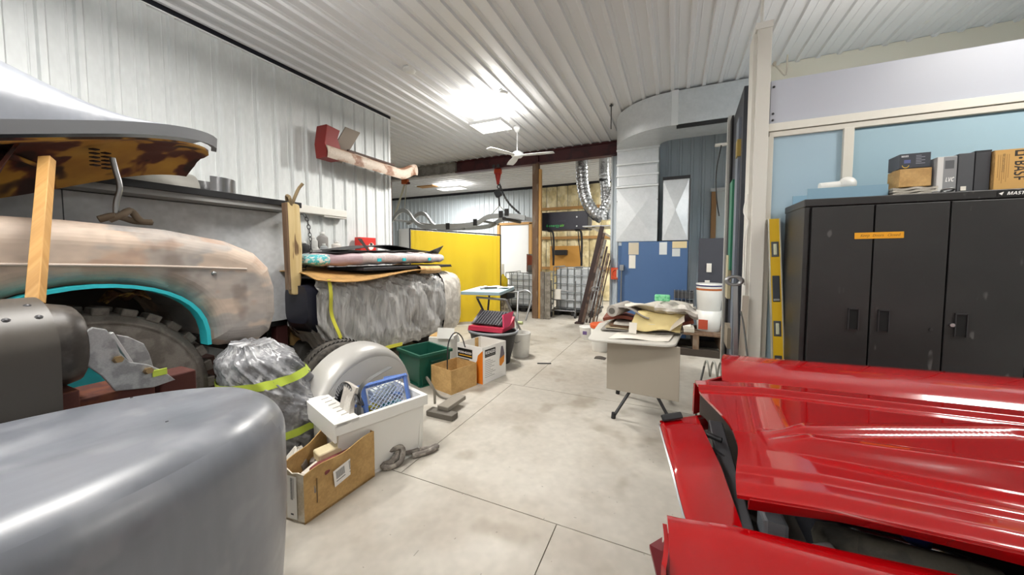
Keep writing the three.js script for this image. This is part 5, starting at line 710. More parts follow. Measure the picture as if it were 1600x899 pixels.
// pallet with boxes, bucket, sign board
{
  const t = thing('low_pallet', 'grey wooden pallet bench beside the furnace', 'pallet');
  for (let i = 0; i < 5; i++) mesh('slat', bx(-0.1, 0.72, 0.3, 0.325, 5.62 + i * 0.15, 5.74 + i * 0.15, 0.003), mWoodOld, t); for (const x of [-0.05, 0.32, 0.66]) mesh('bearer', bx(x - 0.04, x + 0.04, 0.1, 0.3, 5.62, 6.34, 0.004), mWoodOld, t); for (const d of [5.66, 6.28]) mesh('bottom_board', bx(-0.1, 0.72, 0.0, 0.1, d - 0.04, d + 0.04, 0.003), M(0x3c332b, 0.8), t);
  const bk = thing('white_pail', 'stacked white pail with orange stripe on the pallet bench', 'pail'); mesh('lower', lathe([[0.001, 0], [0.15, 0], [0.17, 0.3], [0.001, 0.3]], 26, p(0.5, 0.327, 6.0)), mWhitePl, bk); mesh('upper', lathe([[0.001, 0], [0.155, 0], [0.175, 0.36], [0.18, 0.4], [0.001, 0.4]], 26, p(0.5, 0.63, 6.0)), mWhitePl, bk); mesh('stripe', lathe([[0.172, 0], [0.174, 0.03]], 26, p(0.5, 0.93, 6.0)), M(0xb5622e, 0.5), bk); mesh('stripe', lathe([[0.178, 0], [0.181, 0.02]], 26, p(0.5, 0.99, 6.0)), M(0x3a3a6a, 0.5), bk); mesh('label', bx(0.36, 0.48, 0.36, 0.5, 5.84, 5.86), M(0xb0482e, 0.5), bk);
  const sg = thing('dark_sign_board', 'dark grey board with torn white stickers standing behind the pails', 'board'); mesh('board', ob(p(0.58, 0.86, 6.42), 0.42, 1.72, 0.02, 0, -0.02), M(0x3b3c44, 0.6), sg); for (const [x, y] of [[0.52, 1.25], [0.5, 0.98]]) mesh('sticker', ob(p(x, y, 6.39), 0.07, 0.14, 0.004), mPaper, sg);
  const cr = thing('wire_basket', 'dark wire basket stack beside the white pails', 'basket'); for (let i = 0; i < 4; i++) mesh('tier', bx(0.02, 0.3, 0.33 + i * 0.15, 0.44 + i * 0.15, 6.0, 6.25, 0.01), M(0x3c3c3e, 0.5), cr); for (let i = 0; i < 6; i++) mesh('rod', cyl(p(0.03 + i * 0.052, 0.33, 5.99), p(0.03 + i * 0.052, 0.92, 5.99), 0.005), mSteel, cr);
  const bx3 = thing('parts_tray', 'pale tray of small parts on the pallet bench', 'tray'); mesh('tray', bx(0.0, 0.3, 0.326, 0.4, 5.66, 5.9, 0.01), M(0xbdb6a8, 0.6), bx3); mesh('cloth', bx(0.02, 0.26, 0.4, 0.43, 5.68, 5.88, 0.012), mPaper, bx3);
  const o = thing('orange_lid_bucket', 'white bucket with orange lid on the floor beside the leaning bars', 'bucket'); mesh('shell', lathe([[0.001, 0], [0.13, 0], [0.155, 0.36], [0.001, 0.36]], 28, p(-0.98, 0, 5.4)), mWhitePl, o); mesh('lid', lathe([[0.16, 0.35], [0.165, 0.4], [0.15, 0.41], [0.001, 0.4]], 28, p(-0.98, 0, 5.4)), M(0xd0582a, 0.5), o);
  const wp = thing('small_white_pail', 'small white pail with purple print on the floor', 'pail'); mesh('shell', lathe([[0.001, 0], [0.1, 0], [0.115, 0.2], [0.12, 0.2], [0.12, 0.215], [0.001, 0.21]], 24, p(-1.35, 0, 6.05)), mWhitePl, wp); mesh('print', ob(p(-1.35, 0.12, 5.937), 0.07, 0.06, 0.006), M(0x6a5588, 0.5), wp);
}

// ---------- sanding stand with masking paper ----------
{
  const t = thing('panel_stand', 'beige door panel on a folding X-leg stand, covered with masking paper', 'stand');
  mesh('front_panel', ob(p(-0.23, 0.465, 3.2), 0.6, 0.46, 0.012, -0.1, 0, 0, 0.004), M(0xa69e90, 0.6), t);
  const top = roundPoly([[-0.67, 3.02], [0.03, 3.1], [0.12, 3.95], [-0.72, 3.9]], [0.1, 0.1, 0.1, 0.1], 8);
  mesh('table_top', pillow(top, [[0.006, 0.7], [0, 0.703], [0, 0.716], [0.005, 0.72], [0.02, 0.72, 0.98], [0.02, 0.72, 0.02]]), M(0xcbc8c0, 0.5), t);
  const lg = (a, b) => cyl(a, b, 0.014, 0.014, 10);
  mesh('leg', lg(p(-0.455, 0.012, 3.16), p(-0.05, 0.7, 3.5)), mDarkSteel, t); mesh('leg', lg(p(-0.0, 0.012, 3.32), p(-0.42, 0.7, 3.5)), mDarkSteel, t); mesh('leg', lg(p(-0.5, 0.012, 3.75), p(-0.08, 0.7, 3.72)), mDarkSteel, t); mesh('leg', lg(p(-0.02, 0.012, 3.85), p(-0.45, 0.7, 3.72)), mDarkSteel, t);
  for (const [x, d] of [[-0.455, 3.16], [0, 3.32], [-0.5, 3.75], [-0.02, 3.85]]) mesh('rubber_foot', cyl(p(x, 0, d), p(x + 0.005, 0.05, d), 0.02), mBlack, t);
  const pp = thing('paper_sheet', 'flat white masking sheet with a cut-out on the stand top', 'paper'); mesh('sheet', sheet(12, 8, (u, v) => p(-0.5 + 0.48 * u + 0.04 * v, 0.724 + 0.012 * Math.sin(u * 4) ** 2, 3.12 + 0.08 * u + 0.3 * v), 0.003), mPaper, pp);
  const fl = (n, l, cat, m, f, th = 0.004, nu = 18, nv = 10) => { const k = thing(n, l, cat); mesh('sheet', sheet(nu, nv, f, th), m, k); return k; };
  const yel = fl('yellow_paper', 'wide sheet of pale yellow masking paper hanging over the stand front', 'paper', M(0xe2cf94, 0.7), (u, v) => p(-0.33 + 0.42 * u + 0.02 * Math.sin(v * 5), 0.9 - 0.13 * smooth(0.3, 1, v) + 0.012 * Math.sin(u * 9 + v * 2), 3.62 - 0.28 * v + 0.1 * u), 0.004);
  mesh('curl', sheet(8, 8, (u, v) => p(-0.02 + 0.12 * u, 0.77 + 0.1 * u + 0.03 * Math.sin(v * 3), 3.42 + 0.24 * v), 0.004), M(0xd9cfc0, 0.7), yel);
  fl('brown_paper', 'brown leather coloured sheets stacked under the yellow paper', 'paper', M(0x7a3a26, 0.6), (u, v) => p(-0.62 + 0.8 * u, 0.83 + 0.035 * Math.sin(u * 7 + v), 3.5 + 0.35 * v + 0.1 * u), 0.03);
  const pr = thing('paper_roll', 'rolled grey masking paper lying on the paper pile', 'paper roll'); mesh('roll', corr2([p(-0.52, 0.92, 3.42), p(-0.42, 0.93, 3.75)], 0.055), M(0xb2aca4, 0.7), pr); mesh('core', cyl(p(-0.522, 0.92, 3.414), p(-0.518, 0.92, 3.43), 0.03), M(0x66625c, 0.8), pr); mesh('tail', sheet(10, 6, (u, v) => p(-0.47 + 0.28 * u, 0.955 - 0.07 * u + 0.02 * Math.sin(u * 5), 3.44 + 0.32 * v), 0.004), M(0x8d8781, 0.7), pr);
  fl('white_paper', 'crumpled white masking paper on top of the pile on the stand', 'paper', M(0xd8d2c6, 0.7), (u, v) => p(-0.42 + 0.6 * u, 0.94 + 0.03 * Math.sin(u * 6 + v * 4) + 0.02 * Math.sin(v * 13 + u * 3), 3.52 + 0.4 * v + 0.08 * u), 0.012, 30, 16);
  fl('plastic_wrap', 'crinkled clear plastic sheeting folded on the white masking paper', 'plastic', mPlasticPale, (u, v) => p(-0.15 + 0.36 * u, 0.965 + 0.035 * Math.sin(u * 11 + v * 3) * Math.sin(v * 7) - 0.04 * smooth(0.7, 1, u), 3.5 + 0.34 * v), 0.03, 26, 16);
  for (let i = 0; i < 4; i++) fl('grey_card', ['grey card sheet at the bottom of the paper pile', 'beige card sheet in the paper pile', 'brown card sheet poking out of the paper pile', 'white card edge poking out of the paper pile'][i], 'card', M([0x8f8b85, 0xb5a88e, 0x6b4f38, 0xcfcac0][i], 0.8), (u, v) => p(-0.62 + 0.04 * i + (0.72 - 0.05 * i) * u, 0.742 + i * 0.022 + 0.006 * Math.sin(u * 8 + i), 3.4 + 0.42 * v + 0.1 * u), 0.012);
  const gt = thing('green_tape', 'bright green masking tape roll standing on top of the pile', 'tape'); mesh('tape', bx(-0.16, -0.02, 1.0, 1.06, 3.72, 3.8, 0.012), T(mottled(0x5fc98a, 0x8ee0ac, 6, 0.1), 0.6), gt);
  const wt = thing('white_tag', 'small white card standing at the edge of the stand', 'card'); mesh('card', ob(p(-0.32, 0.79, 3.33), 0.07, 0.1, 0.004, -0.2, -0.2), mPaper, wt);
}
function corr2(pts, r) { return cyl(pts[0], pts[1], r, r, 24); }

// ---------- blue partition with white jamb ----------
{
  const w = struct('wall_partition');
  mesh('core', bx(0.6, 4.45, 0, 2.45, 3.52, 3.6), M(0x8fb2c6, 0.5), w);
  mesh('blue_panel', bx(0.71, 1.14, 0, 2.4, 3.5, 3.52), M(0xa4bdcc, 0.4), w); mesh('blue_panel', bx(1.2, 4.4, 0, 2.38, 3.5, 3.52), M(0x9dbac8, 0.4), w);
  mesh('grey_panel', bx(0.68, 4.45, 2.5, 2.84, 3.49, 3.6, 0.004), M(0xb9bdc8, 0.38), w);
  mesh('rail', bx(0.66, 4.45, 2.44, 2.5, 3.47, 3.53, 0.003), M(0xe3e0d6, 0.5), w); mesh('rail', bx(0.68, 4.45, 2.395, 2.435, 3.48, 3.52, 0.003), M(0xd9d5ca, 0.5), w); mesh('stile', bx(1.14, 1.2, 0, 2.4, 3.47, 3.52, 0.003), M(0xdedacf, 0.5), w); mesh('stile', bx(0.66, 0.71, 0, 2.4, 3.48, 3.52, 0.003), M(0xd9d6cc, 0.5), w);
  for (const y of [2.53, 2.58, 2.79]) mesh('screw', new THREE.SphereGeometry(0.009, 8, 6).translate(0.7, y, -3.487), mDarkSteel, w);
  const j = struct('trim_4'); mesh('jamb', bx(0.572, 0.668, 0, 3.24, 3.44, 3.6, 0.006), M(0xdad8d0, 0.5), j); mesh('jamb_side', bx(0.548, 0.573, 0, 3.22, 3.46, 3.62, 0.003), M(0xdad8d0, 0.5), j); mesh('cap', side([[3.44, 3.24], [3.6, 3.24], [3.6, 3.3], [3.44, 3.29]], 0.56, 0.672, {}), mWhitePl, j);
  const rd = thing('support_rod', 'thin white rod from the jamb top up to the ceiling', 'rod'); mesh('rod', cyl(p(0.61, 3.28, 3.52), p(0.61, 3.8, 3.52), 0.012), mWhitePl, rd);
  const cb = thing('dangling_cable', 'short pale cable end sticking out at the top of the grey partition panel', 'cable'); mesh('cable', tube([p(0.69, 2.98, 3.5), p(0.73, 2.92, 3.49), p(0.77, 2.86, 3.48), p(0.78, 3.02, 3.49)], 0.006), M(0xb9b4a6, 0.6), cb); mesh('clip', ob(p(0.7, 2.975, 3.5), 0.02, 0.03, 0.02), M(0xb9b4a6, 0.6), cb);
  // folded-back door leaf beside the jamb
  const dl = thing('folded_door', 'folded-back door leaf with pale metal edge, black seal and green strip beside the jamb', 'door');
  const a = p(0.53, 0, 3.7), b = p(0.57, 0, 4.75), L = (u, y, o = 0) => { const q = a.clone().lerp(b, u); q.x -= o; q.y = y; return q; };
  const pane = (u0, u1, y0, y1, o, th, m, n) => { const r = (y) => [L(u0, y, o), L(u1, y, o), L(u1, y, o - th), L(u0, y, o - th)]; mesh(n, flat(loft([r(y0), r(y1)])), m, dl); };
  pane(0, 1, 0.02, 2.92, 0, 0.05, M(0x2b2d35, 0.5), 'leaf'); pane(0.9, 1.04, 0.05, 3.0, 0.04, 0.06, M(0xb9b9b4, 0.45, 0.3), 'metal_edge'); pane(0.76, 0.9, 0.1, 2.95, 0.02, 0.02, M(0x1c1c1e, 0.7), 'seal'); pane(0.4, 0.62, 1.3, 2.2, 0.03, 0.03, M(0x2f7a5c, 0.5), 'green_strip'); pane(0.5, 0.72, 1.0, 1.45, 0.036, 0.03, M(0xb3a98a, 0.7), 'worn_strip'); pane(0.12, 0.3, 0.3, 2.7, 0.02, 0.02, M(0x6f7680, 0.5), 'stile'); pane(0.2, 0.5, 0.55, 0.75, 0.05, 0.05, M(0x8f8472, 0.7), 'block'); pane(0.1, 0.2, 2.35, 2.5, 0.03, 0.03, M(0xb39a55, 0.4, 0.6), 'latch');
  mesh('latch_arm', ob(L(1.0, 2.72, 0.1), 0.12, 0.03, 0.04), mWhitePl, dl); mesh('pull_cord', tube([L(0.95, 2.7, 0.1), L(0.97, 2.4, 0.14), L(0.95, 2.1, 0.13), L(0.96, 1.9, 0.1)], 0.006), mBlack, dl);
  mesh('cable', tube([p(0.54, 1.95, 3.45), p(0.52, 1.8, 3.45), p(0.55, 1.72, 3.44), p(0.53, 1.6, 3.44), p(0.54, 1.2, 3.45)], 0.005), mWhitePl, dl);
  const ls = thing('leaning_strip', 'pale wooden strip leaning against the jamb side', 'strip'); mesh('strip', bar(p(0.5, 0.0, 3.32), p(0.545, 1.12, 3.4), 0.045, 0.012), M(0xb9b0a2, 0.6), ls);
  const wr = thing('ring_spanner', 'large steel ring spanner standing against the jamb', 'spanner'); mesh('shank', bar(p(0.49, 0.0, 3.27), p(0.47, 1.2, 3.39), 0.035, 0.02, 0.004), mSteel, wr); mesh('ring', new THREE.TorusGeometry(0.045, 0.017, 8, 20).scale(1.15, 0.75, 1).translate(0.46, 1.24, -3.39), mSteel, wr);
  // spirit level
  const lv = thing('spirit_level', 'long yellow spirit level leaning against the blue partition beside the locker', 'spirit level');
  const A = p(0.79, 0.004, 3.3), B = p(0.725, 1.74, 3.46), E = (t, dx = 0, dz = 0) => { const q = A.clone().lerp(B, t); q.x += dx; q.z += dz; return q; };
  mesh('body', bar(E(0), E(1), 0.075, 0.03, 0.004), M(0xe3b91c, 0.45), lv); for (const s of [-1, 1]) mesh('edge_rail', bar(E(0, s * 0.037), E(1, s * 0.037), 0.01, 0.034, 0.002), M(0xc8c6b8, 0.35, 0.5), lv);
  for (const t of [0.86, 0.5, 0.14]) { mesh('vial_window', bar(E(t - 0.035, 0, 0.012), E(t + 0.035, 0, 0.012), 0.05, 0.014, 0.004), M(0x55585a, 0.4), lv); mesh('vial', bar(E(t - 0.025, 0, 0.02), E(t + 0.025, 0, 0.02), 0.022, 0.012, 0.004), M(0xd9dcc0, 0.2), lv); }
  for (const t of [0.68, 0.32]) { mesh('grip', bar(E(t - 0.06, 0, 0.012), E(t + 0.06, 0, 0.012), 0.05, 0.014, 0.006), M(0x3a3f46, 0.5), lv); mesh('grip_lip', bar(E(t - 0.055, 0, 0.02), E(t - 0.045, 0, 0.02), 0.04, 0.012, 0.004), M(0x9a9c9c, 0.4), lv); }
}

// ---------- black locker ----------
{
  const tLock = tex(512, 512, (u, v) => { const n = fbm(u, v, 5, 5, 4, 971), s = fbm(u, v, 26, 9, 3, 983), k = fbm(u, v, 9, 9, 3, 991); let c = mixc(hex(0x2b2b2b), hex(0x363535), n); c = mixc(c, hex(0x8a8a88), 0.5 * smooth(0.73, 0.8, s) * smooth(0.55, 0.7, k)); return c; }, true, 1.1);
  const mL = T(tLock, 0.42, 0.1), t = thing('tool_locker', 'tall black steel locker with doors and recessed handles by the blue partition', 'locker');
  mesh('carcass', bx(0.8, 2.3, 0.08, 1.82, 3.02, 3.455, 0.006), mL, t); mesh('base', bx(0.84, 2.26, 0, 0.08, 3.06, 3.44), mBlack, t); mesh('top_band', bx(0.795, 2.305, 1.775, 1.825, 2.995, 3.455, 0.006), mL, t);
  mesh('side_strip', bx(0.798, 0.825, 0.08, 1.77, 2.996, 3.03, 0.003), mL, t);
  const xs = [0.832, 1.15, 1.486, 1.82, 2.15]; for (let i = 0; i < 4; i++) { const d = mesh('door', bx(xs[i] + 0.004, xs[i + 1] - 0.004, 0.1, 1.768, 2.985, 3.02, 0.004), mL, t); const hx = [1.07, 1.215, 1.555, 2.08][i]; mesh('handle', [bx(hx - 0.025, hx + 0.025, 0.97, 1.1, 2.98, 2.984), bx(hx - 0.027, hx - 0.022, 0.965, 1.105, 2.974, 2.986), bx(hx + 0.022, hx + 0.027, 0.965, 1.105, 2.974, 2.986), bx(hx - 0.027, hx + 0.027, 1.1, 1.106, 2.974, 2.986)], mDarkSteel, d); mesh('handle_recess', bx(hx - 0.02, hx + 0.02, 0.972, 1.098, 2.978, 2.982), M(0x050506, 0.8), d); }
  mesh('lock', cyl(p(1.515, 1.035, 2.968), p(1.515, 1.035, 2.986), 0.011), mChrome, t); mesh('lock', cyl(p(1.43, 1.0, 2.976), p(1.43, 1.0, 2.986), 0.008), mDarkSteel, t);
  const tape = canvasTex(512, 80, (g, w, h) => { g.fillStyle = '#e8a522'; g.fillRect(0, 0, w, h); g.fillStyle = '#5a3208'; g.font = 'italic 42px serif'; g.fillText('Keep', 60, 54); g.fillText('Doors', 190, 54); g.fillText('Closed', 345, 54); g.fillStyle = '#e8a522'; });
  plate(p(1.172, 1.575, 2.983), 0.232, 0.04, T(tape, 0.5), 0, t, 'tape_label', 0, 0.012);
  const brand = canvasTex(512, 64, (g) => { g.fillStyle = '#1c1c1c'; g.fillRect(0, 0, 512, 64); g.fillStyle = '#f4f4f2'; g.font = 'bold italic 50px sans-serif'; g.fillText('MASTERCRAFT', 70, 50); g.beginPath(); g.moveTo(10, 30); g.lineTo(50, 12); g.lineTo(36, 52); g.closePath(); g.fill(); });
  plate(p(1.8, 1.8, 2.993), 0.26, 0.032, T(brand, 0.4), 0, t, 'brand_plate');
  // on the locker
  const box = (n, l, c, dims, m, parts) => { const k = thing(n, l, c); mesh('box', bx(...dims, 0.003), m, k); if (parts) parts(k); return k; };
  box('blue_tray', 'long blue painted metal tray on the locker top', 'tray', [0.83, 1.24, 1.826, 1.83, 3.08, 3.4], M(0x86a9be, 0.45), (k) => { mesh('side', bx(0.83, 1.24, 1.83, 1.905, 3.07, 3.08), M(0x86a9be, 0.45), k); mesh('side', bx(0.83, 1.24, 1.83, 1.905, 3.4, 3.41), M(0x86a9be, 0.45), k); mesh('side', bx(1.23, 1.24, 1.83, 1.905, 3.08, 3.4), M(0x86a9be, 0.45), k); });
  const wf = thing('white_fitting', 'white plastic elbow fitting lying in the blue tray', 'fitting'); mesh('pipe', cyl(p(0.93, 1.93, 3.2), p(1.05, 1.935, 3.2), 0.03), mWhitePl, wf); mesh('elbow', new THREE.SphereGeometry(0.05, 16, 10).translate(1.08, 1.94, -3.2), mWhitePl, wf); mesh('stand', bx(0.94, 1.08, 1.831, 1.91, 3.16, 3.24), mWhitePl, wf);
  const rg = thing('folded_cloth', 'folded off white cloth under the small brown carton on the locker', 'cloth'); for (let i = 0; i < 3; i++) mesh('fold', sheet(14, 6, (u, v) => p(1.25 + 0.2 * u, 1.838 + i * 0.016 + 0.004 * Math.sin(u * 11 + i), 3.04 + 0.2 * v), 0.013), T(mottled(0xc2bdb2, 0xa9a398, 5, 0.2), 0.85), rg);
  box('brown_carton', 'small plain brown carton on the folded cloth', 'box', [1.285, 1.43, 1.878, 1.99, 3.06, 3.2], mKraft, (k) => mesh('tape', bx(1.285, 1.43, 1.99, 1.993, 3.11, 3.15), M(0xb89a68, 0.5), k));
  const blk = canvasTex(512, 256, (g, w, h) => { g.fillStyle = '#3c4048'; g.fillRect(0, 0, w, h); g.fillStyle = '#e8e8ea'; g.font = 'bold 44px sans-serif'; g.fillText('MAXX', 20, 60); g.fillStyle = '#8a8d98'; for (let i = 0; i < 6; i++) g.fillRect(270, 40 + i * 28, 90 + (i * 61 % 120), 10); g.strokeStyle = '#d8b23c'; g.lineWidth = 12; g.beginPath(); g.arc(100, 190, 60, 0.3, 2.9); g.stroke(); g.fillStyle = '#5a6496'; g.fillRect(70, 110, 110, 60); });
  box('printed_black_box', 'dark printed box standing on the small brown carton', 'box', [1.285, 1.425, 1.994, 2.085, 3.07, 3.2], M(0x4a4d55, 0.5), (k) => plate(p(1.355, 2.04, 3.067), 0.138, 0.088, T(blk, 0.5), 0, k, 'front_print'));
  const uvi = canvasTex(256, 384, (g, w, h) => { g.fillStyle = '#8a8c8e'; g.fillRect(0, 0, w, h); g.fillStyle = '#d2d2d0'; g.fillRect(0, 0, 80, 384); g.fillStyle = '#5a5c60'; g.fillRect(100, 40, 120, 90); g.fillStyle = '#f2f2f0'; g.font = 'bold italic 64px sans-serif'; g.fillText('LVC', 110, 270); });
  box('grey_print_box', 'grey and white printed box leaning beside the black boxes on the locker', 'box', [1.445, 1.53, 1.828, 2.045, 3.05, 3.2], M(0xb9bbbc, 0.5), (k) => plate(p(1.4875, 1.936, 3.047), 0.083, 0.21, T(uvi, 0.5), 0, k, 'front_print'));
  box('black_box', 'plain dark grey upright box with white barcode sticker on the locker', 'box', [1.536, 1.602, 1.828, 2.055, 3.05, 3.25], M(0x4e5054, 0.5), (k) => mesh('sticker', bx(1.55, 1.572, 1.835, 1.86, 3.046, 3.05), mPaper, k));
  box('black_box', 'plain charcoal upright box beside the kraft carton with black letters', 'box', [1.606, 1.668, 1.828, 2.06, 3.05, 3.25], M(0x3c3d41, 0.5), (k) => mesh('lid_edge', bx(1.605, 1.669, 2.055, 2.063, 3.049, 3.251), M(0x2a2b2e, 0.5), k));
  const basf = canvasTex(512, 512, (g, w, h) => { g.fillStyle = '#c49a58'; g.fillRect(0, 0, w, h); g.save(); g.translate(130, 20); g.rotate(Math.PI / 2); g.fillStyle = '#2a2622'; g.font = 'bold 110px sans-serif'; g.strokeStyle = '#2a2622'; g.lineWidth = 18; g.strokeRect(8, -62, 56, 56); g.beginPath(); g.arc(100, -36, 13, 0, 7); g.fill(); g.fillText('BASF', 128, 0); g.font = '26px sans-serif'; g.fillText('We create chemistry', 30, 80); g.restore(); g.fillStyle = '#8d6a36'; for (let i = 0; i < 6; i++) g.fillRect(20 + i * 14, 60, 4, 300 + (i * 37 % 90)); });
  box('kraft_carton', 'brown carton with large black lettering turned sideways on the locker', 'box', [1.674, 1.98, 1.828, 2.055, 3.04, 3.3], mKraft, (k) => plate(p(1.827, 1.941, 3.036), 0.302, 0.224, T(basf, 0.7), 0, k, 'front_print'));
  const wire = thing('wire_coil', 'small coil of grey wire on the locker top edge', 'wire'); mesh('coil', new THREE.TorusGeometry(0.025, 0.006, 6, 20).rotateX(1.3).translate(1.485, 1.84, -3.025), mSteel, wire); mesh('tail', tube([p(1.46, 1.834, 3.025), p(1.44, 1.834, 3.02), p(1.42, 1.832, 3.03)], 0.004), mSteel, wire);
}

// ---------- red car: hood, nose, fenders, open engine bay ----------
{
  const t = thing('red_car', 'glossy red sports car front with raised hood bulge and loose nose panel', 'car');
  const mR = new THREE.MeshPhysicalMaterial({ color: 0xa0030a, roughness: 0.12, metalness: 0, ior: 1.65, clearcoat: 1, clearcoatRoughness: 0.03, side: THREE.DoubleSide });
  const zN = 1.15, zF = 2.03;
  const lin = (a, b, x) => clamp((x - a) / (b - a));
  const hoodX0 = (w) => 0.18 + 0.035 * smooth(0, 0.3, w) - 0.1 * smooth(0.38, 1, w);           // front edge, w: 0 near .. 1 far
  const hoodY = (x, w) => { // w across; the raised centre starts at a point and grows towards the windscreen
    const base = 0.79 + 0.03 * lin(0.12, 0.4, x) + 0.05 * lin(0.4, 2.2, x);
    const g = lin(0.3, 0.42, x), nw = lerp(0.30, 0.27, lin(0.4, 1.4, x)), fw = lerp(0.4, 0.64, lin(0.36, 1.0, x));
    const b = smooth(nw - 0.05, nw, w) * (1 - smooth(fw, fw + 0.05, w));
    const rise = (0.04 + 0.03 * lin(0.4, 1.3, x)) * g, dish = -0.02 * g * smooth(nw + 0.03, nw + 0.07, w) * (1 - smooth(fw - 0.07, fw - 0.03, w));
    const lip = 0.022 * smooth(0.86, 0.885, w) - 0.018 * smooth(0.05, 0.0, w) - 0.02 * smooth(0.96, 1, w) - 0.012 * smooth(0.13, 0.1, w);
    return base + rise * b + dish + lip;
  };
  mesh('hood', sheet(120, 150, (u, v) => { const x = lerp(hoodX0(v), 1.95, u * (0.6 + 0.4 * u)), d = lerp(zN + 0.0, zF, v) - 0.02 * u; return p(x, hoodY(x, v), d); }, 0.012), mR, t);
  mesh('hood_flange', sheet(60, 3, (u, v) => { const x = lerp(hoodX0(0) + 0.03, 1.95, u); return p(x, hoodY(x, 0) - 0.004 - 0.035 * v - 0.006 * Math.sin(x * 9) * v, zN + 0.004 - 0.02 * u + 0.02 * v); }, 0.008), mR, t);
  // far fender with raised crest
  mesh('far_fender', sheet(50, 16, (u, v) => { const x = lerp(0.24 + 0.1 * v * v, 1.95, u), y = 0.8 + 0.09 * Math.sin(Math.PI * Math.pow(v, 0.8) * 0.72 + 0.15) - 0.35 * smooth(0.55, 1, v) + 0.03 * smooth(0.2, 1.6, x); return p(x, y, zF + 0.012 + 0.3 * Math.min(1, v * 1.5)); }, 0.012), mR, t);
  mesh('far_fender_nose', sheet(8, 8, (u, v) => p(lerp(0.11, 0.27, u), lerp(0.78, 0.6, v) + 0.03 * u, 2.04 + 0.12 * u + 0.05 * v), 0.01), mR, t);
  // nose header panel in front of the hood, lower
  const nose = (u, v) => { // u: near to far, v: hood side to front
    const B = [lerp(0.2, 0.117, u), lerp(1.17, 1.82, u)], F = [lerp(0.055, -0.042, Math.pow(u, 0.85)), lerp(1.13, 1.69, u)];
    return p(lerp(B[0], F[0], v), 0.66 + 0.042 * lin(0.0, 0.36, u) - 0.008 * v - 0.012 * smooth(0.9, 1, v), lerp(B[1], F[1], v));
  };
  mesh('nose_panel', sheet(40, 12, nose, 0.01), mR, t);
  mesh('nose_front', sheet(40, 8, (u, v) => { const q = nose(u, 1); return new THREE.Vector3(q.x + 0.05 * v, q.y - 0.2 * v, q.z); }, 0.01), mR, t);
  mesh('grille_trim', sheet(16, 2, (u, v) => { const q = nose(u, 1); return new THREE.Vector3(q.x - 0.004 + 0.01 * v, q.y + 0.004 - 0.02 * v, q.z); }, 0.006), M(0x9a9c9e, 0.3, 0.8), t);
  mesh('marker_lamp', bar(p(-0.03, 0.712, 1.7), p(0.05, 0.716, 1.76), 0.03, 0.02, 0.006), mBlack, t);
  mesh('nose_corner', sheet(10, 10, (u, v) => p(lerp(-0.04, 0.12, u) + 0.06 * v, 0.7 - 0.1 * v * v, lerp(1.695, 1.825, u) + 0.12 * v), 0.01), mR, t);
  // near fender
  mesh('near_fender', sheet(60, 22, (u, v) => { const x = lerp(0.0, 1.95, u), r = Math.min(1, v * 2.4), yt = 0.69 + 0.03 * u - 0.02 * smooth(0.1, 0, u); return p(x + 0.03 * Math.pow(1 - u, 6) * v, yt + 0.012 * Math.sin(Math.PI * r) - 0.09 * Math.pow(r, 2.2) - 0.45 * smooth(0.35, 1, v), lerp(1.1 + 0.1 * smooth(0.06, 0.5, u) * 0.55, 0.95, r) - 0.11 * smooth(0.3, 0.7, v)); }, 0.012), mR, t);
  mesh('fender_cap', sheet(10, 14, (u, v) => p(0.0 + 0.006 * Math.sin(u * 3), lerp(0.655, 0.32, v) , lerp(1.1, 0.94, u) - 0.07 * smooth(0.2, 0.8, v) * u), 0.012), mR, t);
  mesh('fender_edge', sheet(30, 3, (u, v) => p(lerp(0.02, 0.17, u), 0.672 - 0.012 * v + 0.012 * u, 1.1 + 0.03 * v), 0.008), mR, t);
  mesh('bumper_bracket', flat(loft([0, 1].map(k => [p(-0.05, 0.5 + 0.012 * k, 1.18), p(0.06, 0.6 + 0.012 * k, 1.2), p(0.06, 0.58 + 0.012 * k, 1.08), p(0.0, 0.42 + 0.012 * k, 1.06)]))), M(0x6a1e24, 0.35, 0.3, { clearcoat: 0.6 }), t);
  // engine bay
  mesh('radiator_support', [bx(0.17, 0.23, 0.25, 0.66, 1.16, 1.9, 0.008)], M(0x3a3a3d, 0.55), t);
  mesh('support_strut', side([[1.17, 0.36], [1.27, 0.36], [1.26, 0.69], [1.17, 0.7]], 0.25, 0.31, { bevel: 0.01, holes: [] }), M(0x7d8288, 0.35, 0.5), t);
  for (const y of [0.5, 0.6]) mesh('strut_hole', cyl(p(0.276, y, 1.165), p(0.276, y, 1.174), 0.014), mBlack, t);
  mesh('inner_wing', sheet(20, 6, (u, v) => p(lerp(0.33, 1.7, u), 0.44 - 0.04 * Math.sin(u * 5), 1.2 + 0.2 * v + 0.05 * u), 0.01), M(0x8a857a, 0.6), t);
  mesh('bright_bracket', ob(p(0.4, 0.56, 1.25), 0.12, 0.06, 0.08, 0.4, 0.3, 0.2, 0.01), M(0xb9bbbd, 0.3, 0.7), t); mesh('bright_plate', sheet(4, 4, (u, v) => p(0.36 + 0.2 * u, 0.56 - 0.05 * u + 0.02 * v, 1.2 + 0.07 * v), 0.006), M(0xc4c6c8, 0.3, 0.6), t);
  mesh('splash_plate', bx(0.08, 0.24, 0.3, 0.34, 1.2, 1.98), M(0x4d4a46, 0.7), t); mesh('far_inner_wing', bx(0.14, 1.9, 0.3, 0.77, 2.0, 2.012), M(0x5a5650, 0.7), t); mesh('belly_pan', bx(0.24, 1.95, 0.18, 0.3, 1.0, 2.1), M(0x5a5650, 0.8), t); mesh('engine_block', bx(0.5, 1.4, 0.3, 0.6, 1.62, 1.9, 0.03), M(0x34363c, 0.5), t);
